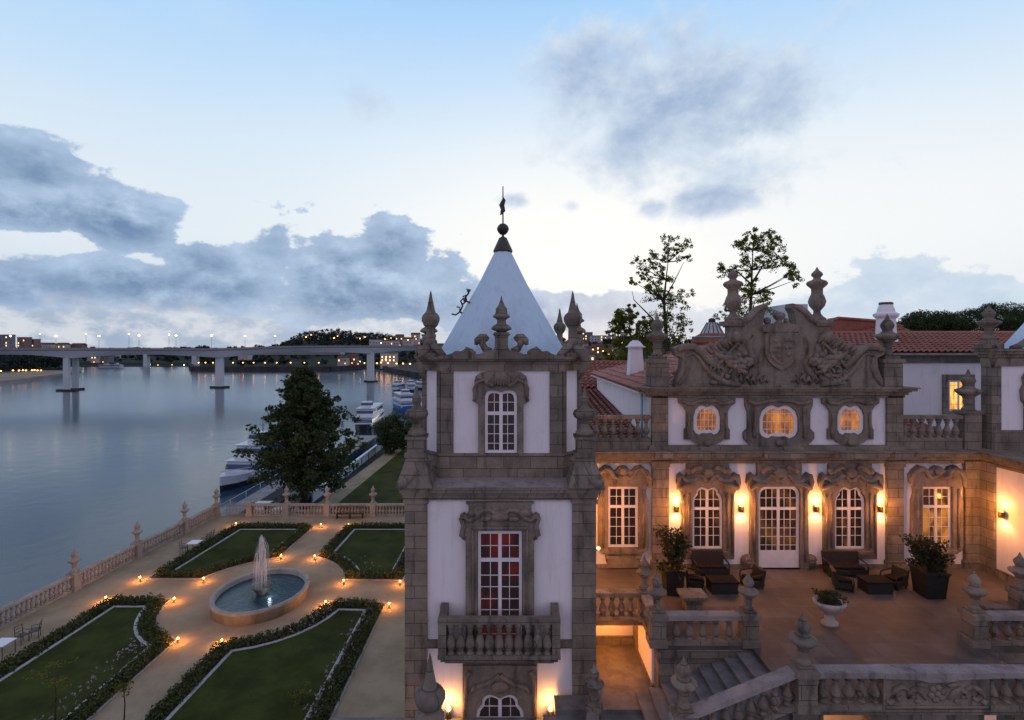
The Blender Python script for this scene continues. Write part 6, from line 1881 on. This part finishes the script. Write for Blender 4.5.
def deckmesh(line, wd, z0f, z1f, off=0.0):
    mb = MB(); n = len(line)
    for i, p in enumerate(line):
        a, b = Vector(line[max(0, i - 1)]), Vector(line[min(n - 1, i + 1)])
        d = b - a; d.z = 0; d.normalize(); nn = Vector((-d.y, d.x, 0))
        if nn.y < 0: nn = -nn
        for (o_, zz) in ((off, z1f(i)), (off + wd, z1f(i)), (off + wd * .88, z0f(i)), (off + wd * .12, z0f(i))):
            q = Vector(p) + nn * o_
            mb.v.append((q.x, q.y, p[2] + zz))
    for i in range(n - 1):
        a, b = 4 * i, 4 * i + 4
        for k in range(4):
            mb.face((a + k, b + k, b + (k + 1) % 4, a + (k + 1) % 4))
    mb.face((0, 1, 2, 3)); e = 4 * (n - 1); mb.face((e, e + 3, e + 2, e + 1))
    return mb
def haunch(i):
    d = min(abs(i - k) for k in pier_i + [6, 54])
    return -2.1 - 1.9 * max(0, 1 - d / 6) ** 1.6
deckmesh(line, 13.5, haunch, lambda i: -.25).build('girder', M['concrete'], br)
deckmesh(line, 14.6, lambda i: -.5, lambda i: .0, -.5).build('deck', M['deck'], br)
deckmesh(line, .25, lambda i: 0.02, lambda i: .95, -.45).build('railing', M['rail_stone'], br)
deckmesh(line, .25, lambda i: 0.02, lambda i: .95, 13.8).build('railing', M['rail_stone'], br)
def pier(px, Y, w_, dz, dep, cap, parent):
    x = (px - HX) / F * Y
    mb = MB().hexa([(x - w_ * .52, Y, WZ - 1), (x + w_ * .52, Y, WZ - 1), (x + w_ * .52, Y + dep, WZ - 1), (x - w_ * .52, Y + dep, WZ - 1), (x - w_ / 2, Y, dz), (x + w_ / 2, Y, dz), (x + w_ / 2, Y + dep, dz), (x - w_ / 2, Y + dep, dz)])
    o = mb.build('pier', M['concrete'], parent)
    if cap:
        ow = cap
        MB().slab([(x - ow, Y + dep / 2), (x - ow * .6, Y - 1.5), (x + ow * .6, Y - 1.5), (x + ow, Y + dep / 2), (x + ow * .6, Y + dep + 1.5), (x - ow * .6, Y + dep + 1.5)], WZ - 1, WZ + .7).build('pile_cap', M['bank'], o)
pier(65.5, 249, 2.5, 11.6, 1.3, 5.2, br); pier(74.5, 256, 2.5, 11.8, 1.3, 4.6, br)
pier(218.5, 268, 3.4, 11.4, 2.2, 5.2, br); pier(370, 312, 3.9, 12.8, 2.4, 4.2, br); pier(-130, 233, 3, 11.6, 2, 5, br)
vd = thing('far_viaduct', 'second distant road viaduct on slim piers half hidden behind the long bridge', 'bridge', (-190, 520, WZ))
vl = chain([pxp(-60, 352, 560), pxp(60, 352, 548), pxp(145, 352, 532), pxp(194, 352, 506), pxp(260, 352, 480), pxp(340, 351.5, 470)], 4)
deckmesh(vl, 12, lambda i: -2.8, lambda i: 0.0).build('deck', M['deck'], vd)
pier(145, 533, 3.8, 9.0, 5, 0, vd); pier(194, 507, 4.6, 9.0, 5, 0, vd)
# lamp posts
def lamp_post(name, label, x, y, zb, zt, head, group, r=.32, armx=0.0):
    t = thing(name, label, 'street lamp', (x, y, zb), group)
    MB().tube([(x, y, zb), (x, y, zt - .2), (x + armx, y, zt)], [.08, .05, .04], 5).build('pole', M['iron'], t)
    MB().ball((x + armx, y, zt), r, r, r * .8, 8, 5).build('lamp', M[head], t)
    return t
def bridge_at(px):
    best = min(range(len(line) - 1), key=lambda i: abs((HX + F * line[i][0] / line[i][1]) - px))
    for i in (best - 1, best):
        if i < 0: continue
        a, b = line[i], line[i + 1]
        pa, pb = HX + F * a[0] / a[1], HX + F * b[0] / b[1]
        if pa <= px <= pb:
            f = (px - pa) / (pb - pa)
            return tuple(a[j] + (b[j] - a[j]) * f for j in range(3))
    return line[best]
bl = [(10.5, 336, 0), (40, 334, 1), (56, 336, 0), (86, 334, 1), (99, 336, 0), (129, 334, 1), (139, 335.5, 0), (169, 334.5, 1), (176, 335.5, 0), (211.5, 335.5, 0), (245, 336, 0), (275, 336, 0), (306, 337, 0), (311, 335, 1), (334, 338, 0), (337.5, 336.2, 1), (360, 338.5, 0), (365, 337, 1), (385, 339, 0), (391, 338, 1), (408, 340, 0), (416, 339, 1)]
for k, (px, py, row) in enumerate(bl):
    b = bridge_at(px)
    Y = b[1] + (1.0 if not row else 13.0)
    x = (px - HX) / F * Y
    zt = ZC - (py - HY) / F * Y
    lamp_post('bridge_lamp', '%s lit lamp post of the road bridge counted from the left picture edge' % (ORD[k] if k < 20 else ['twenty-first', 'twenty-second'][k - 20]), x, Y, b[2], zt, 'lamp_white' if px < 300 else 'lamp_orange', 'lamp posts on the road bridge', .40 if not row else .28)

# ================================================================ far shores and hills
shore = [(-500, 190), (-250, 230), (-60, 290), (0, 305), (35, 345), (60, 385), (78, 430), (60, 470), (66, 545), (190, 548), (193, 452), (240, 447), (330, 447), (352, 470), (374, 515)]
sh2 = [((px - HX) / F * Y, Y) for px, Y in shore]
struct(MB().slab(sh2 + [(-100, 2200), (-3500, 2200), (-3500, 190)], WZ - 1, -4.3).build('far_bank', M['hill']))
bs = [((px - HX) / F * Y, Y) for px, Y in [(-520, 186), (-250, 228), (-60, 288), (0, 303), (35, 343), (62, 386), (81, 431), (40, 438), (-60, 380), (-520, 300)]]
struct(MB().slab(bs, WZ - .6, -3.9).build('beach', M['beach']))
ew = []
for a, b in zip(shore[9:], shore[10:]):
    pa, pb = ((a[0] - HX) / F * a[1], a[1]), ((b[0] - HX) / F * b[1], b[1])
    ew.append((pa, pb))
mb = MB()
for pa, pb in ew: mb.bar(pa, pb, 3.0, WZ - .5, -1.0)
nb = [(-128, 500), (-88, 405), (-62, 352), (-42, 310)]
for pa, pb in zip(nb, nb[1:]): mb.bar(pa, pb, 3.0, WZ - .5, -1.6)
tag(mb.build('embankment', M['bank']), 'long dark stone embankment wall along the far shore under the lamps', 'wall')
rp = [(-600, 350), (0, 350.5), (100, 351), (200, 351), (268, 350.5), (285, 346), (305, 340), (340, 338.5), (380, 340), (420, 343), (500, 345), (560, 342), (600, 339.5), (640, 341), (680, 344), (800, 346), (1300, 346)]
def ridge(px):
    for (a, b), (c, d) in zip(rp, rp[1:]):
        if a <= px <= c: return b + (d - b) * (px - a) / (c - a)
    return 346
def ystart(px):
    pts = [(-600, 400), (0, 480), (64, 590), (190, 590), (200, 500), (330, 500), (380, 540), (430, 470), (560, 330), (700, 300), (1300, 300)]
    for (a, b), (c, d) in zip(pts, pts[1:]):
        if a <= px <= c: return b + (d - b) * (px - a) / (c - a)
    return 400
def hill_z(px, f):
    y0 = ystart(px); y1 = y0 + 420
    Y = y0 + (y1 - y0) * f
    zr = ZC - (ridge(px) - HY) / F * y1
    s_ = f * f * (3 - 2 * f)
    return Y, -3.5 + (zr + 3.5) * min(1, s_)
mb = MB()
cols = list(range(-600, 1301, 10)); NR = 12
for px in cols:
    for j in range(NR + 4):
        f = j / NR
        if f <= 1: Y, z = hill_z(px, f)
        else:
            Y, z = hill_z(px, 1); Y += (f - 1) * 1500
        z += 1.2 * math.sin(px * .11 + j * 1.7) * min(1, f)
        mb.v.append(((px - HX) / F * Y, Y, z))
m_ = NR + 4
for i in range(len(cols) - 1):
    for j in range(m_ - 1):
        mb.face((i * m_ + j, (i + 1) * m_ + j, (i + 1) * m_ + j + 1, i * m_ + j + 1), True)
struct(mb.build('hills', M['hill']))
# woods on the far slopes
rg = np.random.default_rng(77)
cs = []; rs = []
def far_tree(px, f, h, r):
    Y, z = hill_z(px, f)
    x = (px - HX) / F * Y
    for k in range(5):
        cs.append((x + rg.normal(0, r * .4), Y + rg.normal(0, r * .4), z + h * rg.uniform(.25, .85))); rs.append(r * rg.uniform(.45, .8))
for _ in range(430):
    px = rg.uniform(-60, 435); f = rg.uniform(0, 1) ** .8
    far_tree(px, f * .95, rg.uniform(5, 9), rg.uniform(3.2, 5.5))
for px in np.arange(284, 430, 2.1):              # tall crowns on the wooded hill
    hp = np.interp(px, [284, 292, 300, 318, 330, 342, 352, 380, 395, 405, 430], [6, 12, 17, 18, 21, 20, 15, 14, 12, 8, 6])
    far_tree(px, .92 + rg.uniform(-.04, .06), hp * rg.uniform(.8, 1.05), rg.uniform(4.5, 6.5))
    far_tree(px, .7 + rg.uniform(-.1, .1), hp * rg.uniform(.6, .9), rg.uniform(4, 6))
for a, b, hh in ((128, 152, 7), (166, 200, 8), (200, 208, 13), (243, 247, 8), (253, 264, 11), (268, 284, 7), (50, 125, 4)):
    for px in np.arange(a, b, 1.5): far_tree(px, 1.0, hh * rg.uniform(.7, 1.1), rg.uniform(3, 4.5))
for _ in range(150):
    px = rg.uniform(560, 700); far_tree(px, rg.uniform(.05, 1.0), rg.uniform(5, 10), rg.uniform(3, 5))
v, q = leaf_quads(clump_points(cs, rs, 34, rg, .85), 1.7, rg, .8)
tag(np_mesh('far_woods', v, q, M['leaf_far'], None, (-100, 600, 0)), 'dark mass of woods over the far hills beyond the bridge', 'woods', kind='stuff')
cs = []; rs = []
for _ in range(120):                              # trees behind the beach
    px = rg.uniform(-120, 66); Y = np.interp(px, [-120, 0, 66], [330, 395, 450]) + rg.uniform(0, 60)
    for k in range(6): cs.append(((px - HX) / F * Y + rg.normal(0, 2.5), Y + rg.normal(0, 2.5), -4 + rg.uniform(2.5, 14))); rs.append(rg.uniform(2.5, 4.2))
v, q = leaf_quads(clump_points(cs, rs, 34, rg, .85), 1.5, rg, .8)
tag(np_mesh('shore_woods', v, q, M['leaf_far'], None, (-350, 400, 0)), 'dark belt of trees behind the sandy far beach', 'woods', kind='stuff')
# shore lamps
for k, px in enumerate((198.6, 205.5, 213, 233, 243, 253.6, 265, 276.7, 290.6, 304.4, 318.8)):
    Y = 454; x = (px - HX) / F * Y
    lamp_post('shore_lamp', '%s orange lamp from the left along the far embankment under the bridge' % ORD[k], x, Y, -.6, ZC - (362.7 - HY) / F * Y, 'lamp_orange', 'orange lamps on the far embankment', .55)
for k, (px, py, r_) in enumerate(((352, 363, .45), (364.5, 363, .6), (377, 363.2, .7), (381, 362.5, .7), (385.8, 359, .6), (388, 363, .8), (396.5, 363.5, .65), (403, 363.5, .65), (410, 363.8, .65), (417, 364, .65), (424.7, 364.5, .6))):
    Y = 520 - (px - 352) * 2.0; x = (px - HX) / F * Y
    lamp_post('promenade_lamp', '%s warm lamp from the left on the bright promenade beyond the bridge' % ORD[k], x, Y, -1.5, ZC - (py - HY) / F * Y, 'lamp_orange', 'lamps on the bright promenade', r_)
for k, (px, py) in enumerate(((0.7, 371), (13, 370.4), (19, 370.5), (23, 370.2), (26, 370.4), (32, 370.2), (34.5, 370), (37.5, 370.4), (41, 370.4), (55, 372))):
    Y = np.interp(px, [0, 60], [372, 425]); Y = float(Y); x = (px - HX) / F * Y
    lamp_post('beach_lamp', '%s orange lamp from the left behind the sandy beach' % ORD[k], x, Y, -4.2, ZC - (py - HY) / F * Y, 'lamp_orange', 'orange lamps behind the beach', .55)
# houses on the slopes
def house(label, px, py, Y, wd, h, dp, wall, flat, group, lit=2, seed=0):
    x, y, zb = W(px, py, Y)
    t = thing('house', label, 'house', (x, y, zb), group)
    MB().box(x - wd / 2, x + wd / 2, y, y + dp, zb - 6, zb + h).build('wall', M[wall], t)
    if flat:
        MB().box(x - wd / 2 - .3, x + wd / 2 + .3, y - .3, y + dp + .3, zb + h, zb + h + .5).build('roof', M['house_grey'], t)
    else:
        MB().hexa([(x - wd / 2 - .4, y - .4, zb + h), (x + wd / 2 + .4, y - .4, zb + h), (x + wd / 2 + .4, y + dp + .4, zb + h), (x - wd / 2 - .4, y + dp + .4, zb + h), (x - wd / 2 - .4, y + dp * .45, zb + h + 2.2), (x + wd / 2 + .4, y + dp * .45, zb + h + 2.2), (x + wd / 2 + .4, y + dp * .55, zb + h + 2.2), (x - wd / 2 - .4, y + dp * .55, zb + h + 2.2)]).build('roof', M['house_roof'], t)
    r_ = random.Random(seed)
    nw = max(2, int(wd / 3)); nf = max(1, int(h / 3))
    for j in range(nf):
        for i in range(nw):
            wx = x - wd / 2 + wd * (i + .5) / nw; wz = zb + .8 + j * 3.0
            if wz + 1.5 > zb + h: continue
            MB().box(wx - .55, wx + .55, y - .08, y + .05, wz, wz + 1.5).build('window', M['win_far'] if r_.random() < .18 * lit else M['glass_blue'], t)
hs = [(2, 347, 560, 12, 13, 'house_grey', 1, 'tall grey apartment block at the left picture edge above the bridge'), (21, 347, 600, 9, 11, 'house_pink', 1, 'brown apartment block above the bridge, left of its twin'),
      (30, 347, 610, 9, 9, 'house_pink', 1, 'brown apartment block above the bridge, right of its twin'), (44, 348, 640, 16, 4.5, 'house_white', 0, 'long low pale house above the left bridge piers'),
      (60, 348, 650, 12, 4.5, 'house_white', 0, 'low pale house right of the left bridge piers above the deck'), (76, 348, 660, 14, 4, 'house_pink', 0, 'low brown house above the deck between bridge lamps'),
      (88, 356, 640, 9, 5, 'house_white', 0, 'small pale house under the deck, right of the left piers'), (95, 359, 610, 10, 5, 'house_white', 0, 'pale house low on the far slope under the deck'),
      (101, 355.5, 650, 9, 5, 'house_pink', 0, 'brownish house high on the slope under the deck'), (105, 359.5, 612, 8, 4, 'house_grey', 0, 'grey house near the far water under the deck'),
      (112, 355, 655, 9, 4, 'house_white', 0, 'pale house farthest right of the cluster under the deck'), (52, 356, 600, 11, 4, 'house_white', 0, 'pale house under the deck left of the left piers'), (36, 356, 590, 10, 4, 'house_pink', 0, 'brown house under the deck near the left edge'),
      (243, 354.5, 560, 11, 4, 'house_white', 1, 'white house just under the deck right of the middle pier'), (342, 362, 510, 9, 4, 'house_white', 0, 'pale house by the water left of the right pier'), (352, 361, 520, 8, 4.5, 'house_pink', 0, 'brownish house by the water close to the right pier'),
      (375, 344, 620, 14, 5, 'house_white', 1, 'white house on the wooded hill above the right pier'), (390, 345, 600, 20, 5, 'house_white', 1, 'long white building on the wooded hill'), (399, 340, 640, 9, 5, 'house_pink', 0, 'brown house high on the wooded hill'),
      (407, 344, 610, 11, 6, 'house_white', 0, 'pale house on the hill beside the tower'), (415, 340, 640, 10, 7, 'house_white', 0, 'tall pale house high beside the tower'), (388, 362, 470, 14, 8, 'house_white', 1, 'brightly lit building on the promenade'),
      (586, 340, 620, 16, 9, 'house_grey', 1, 'grey block on the ridge right of the tower'), (597, 341, 600, 14, 6, 'house_white', 1, 'white block on the ridge right of the tower'), (610, 342, 610, 14, 7, 'house_white', 1, 'white block on the ridge left of the olive tree'), (621, 341, 640, 14, 11, 'house_white', 1, 'tall white block behind the olive tree'),
      (583, 350, 430, 9, 5, 'house_white', 0, 'pale house halfway down the slope right of the tower'), (591, 355, 400, 8, 5, 'house_grey', 0, 'grey house halfway down the slope right of the tower'), (598, 354, 420, 9, 6, 'house_pink', 0, 'brown house with lit windows right of the tower'), (606, 357, 390, 8, 5, 'house_pink', 0, 'brown house low behind the red roof'), (588, 361, 350, 9, 4, 'house_white', 0, 'white house just above the red roof edge'), (613, 352, 430, 9, 4.5, 'house_white', 0, 'pale house left of the olive tree on the slope')]
for k, (px, py, Y, wd, h, wl, fl, lb) in enumerate(hs):
    house(lb, px, py, Y, wd, h, 9, wl, fl, 'houses on the far slopes', 2 if k != 21 else 5, k)
for k, (px, py, Y) in enumerate(((593, 349.5, 400), (603, 351, 390), (622.5, 343, 330), (586, 356, 380), (609, 350.5, 400), (629, 346, 300))):
    x, y, zt = W(px, py, Y)
    lamp_post('hill_lamp', '%s warm lamp from the left on the slope right of the tower' % ORD[sorted([593, 603, 622.5, 586, 609, 629]).index(px)], x, y, zt - 7, zt, 'lamp_orange', 'lamps on the slope right of the tower', .5)

# scattered lights among the far houses
fl_ = [(381, 343, 610), (393, 341.5, 625), (400, 345.5, 600), (411, 337, 645), (419, 343, 610), (424, 338, 640), (396, 337.5, 650), (372, 346.5, 590), (83, 353.5, 640), (91, 353, 640), (98, 352.5, 650), (103, 362, 605), (108, 353, 655), (94, 362, 605), (79, 352.5, 640), (46, 352.8, 600), (30, 353, 590), (150, 364.5, 560), (158, 365, 560), (172, 364.8, 560), (184, 365, 560), (345, 363.5, 500), (358, 364, 505), (371, 362, 520), (360, 361.5, 530)]
for k, (px, py, Y) in enumerate(sorted(fl_)):
    x, y, zt = W(px, py, Y)
    lamp_post('hillside_lamp', '%s tiny warm street lamp from the left among the far shore houses' % (ORD + ['twenty-first', 'twenty-second', 'twenty-third', 'twenty-fourth', 'twenty-fifth'])[k], x, y, zt - 6, zt, 'lamp_orange' if k % 3 else 'lamp_white', 'street lamps among the far houses', .42)
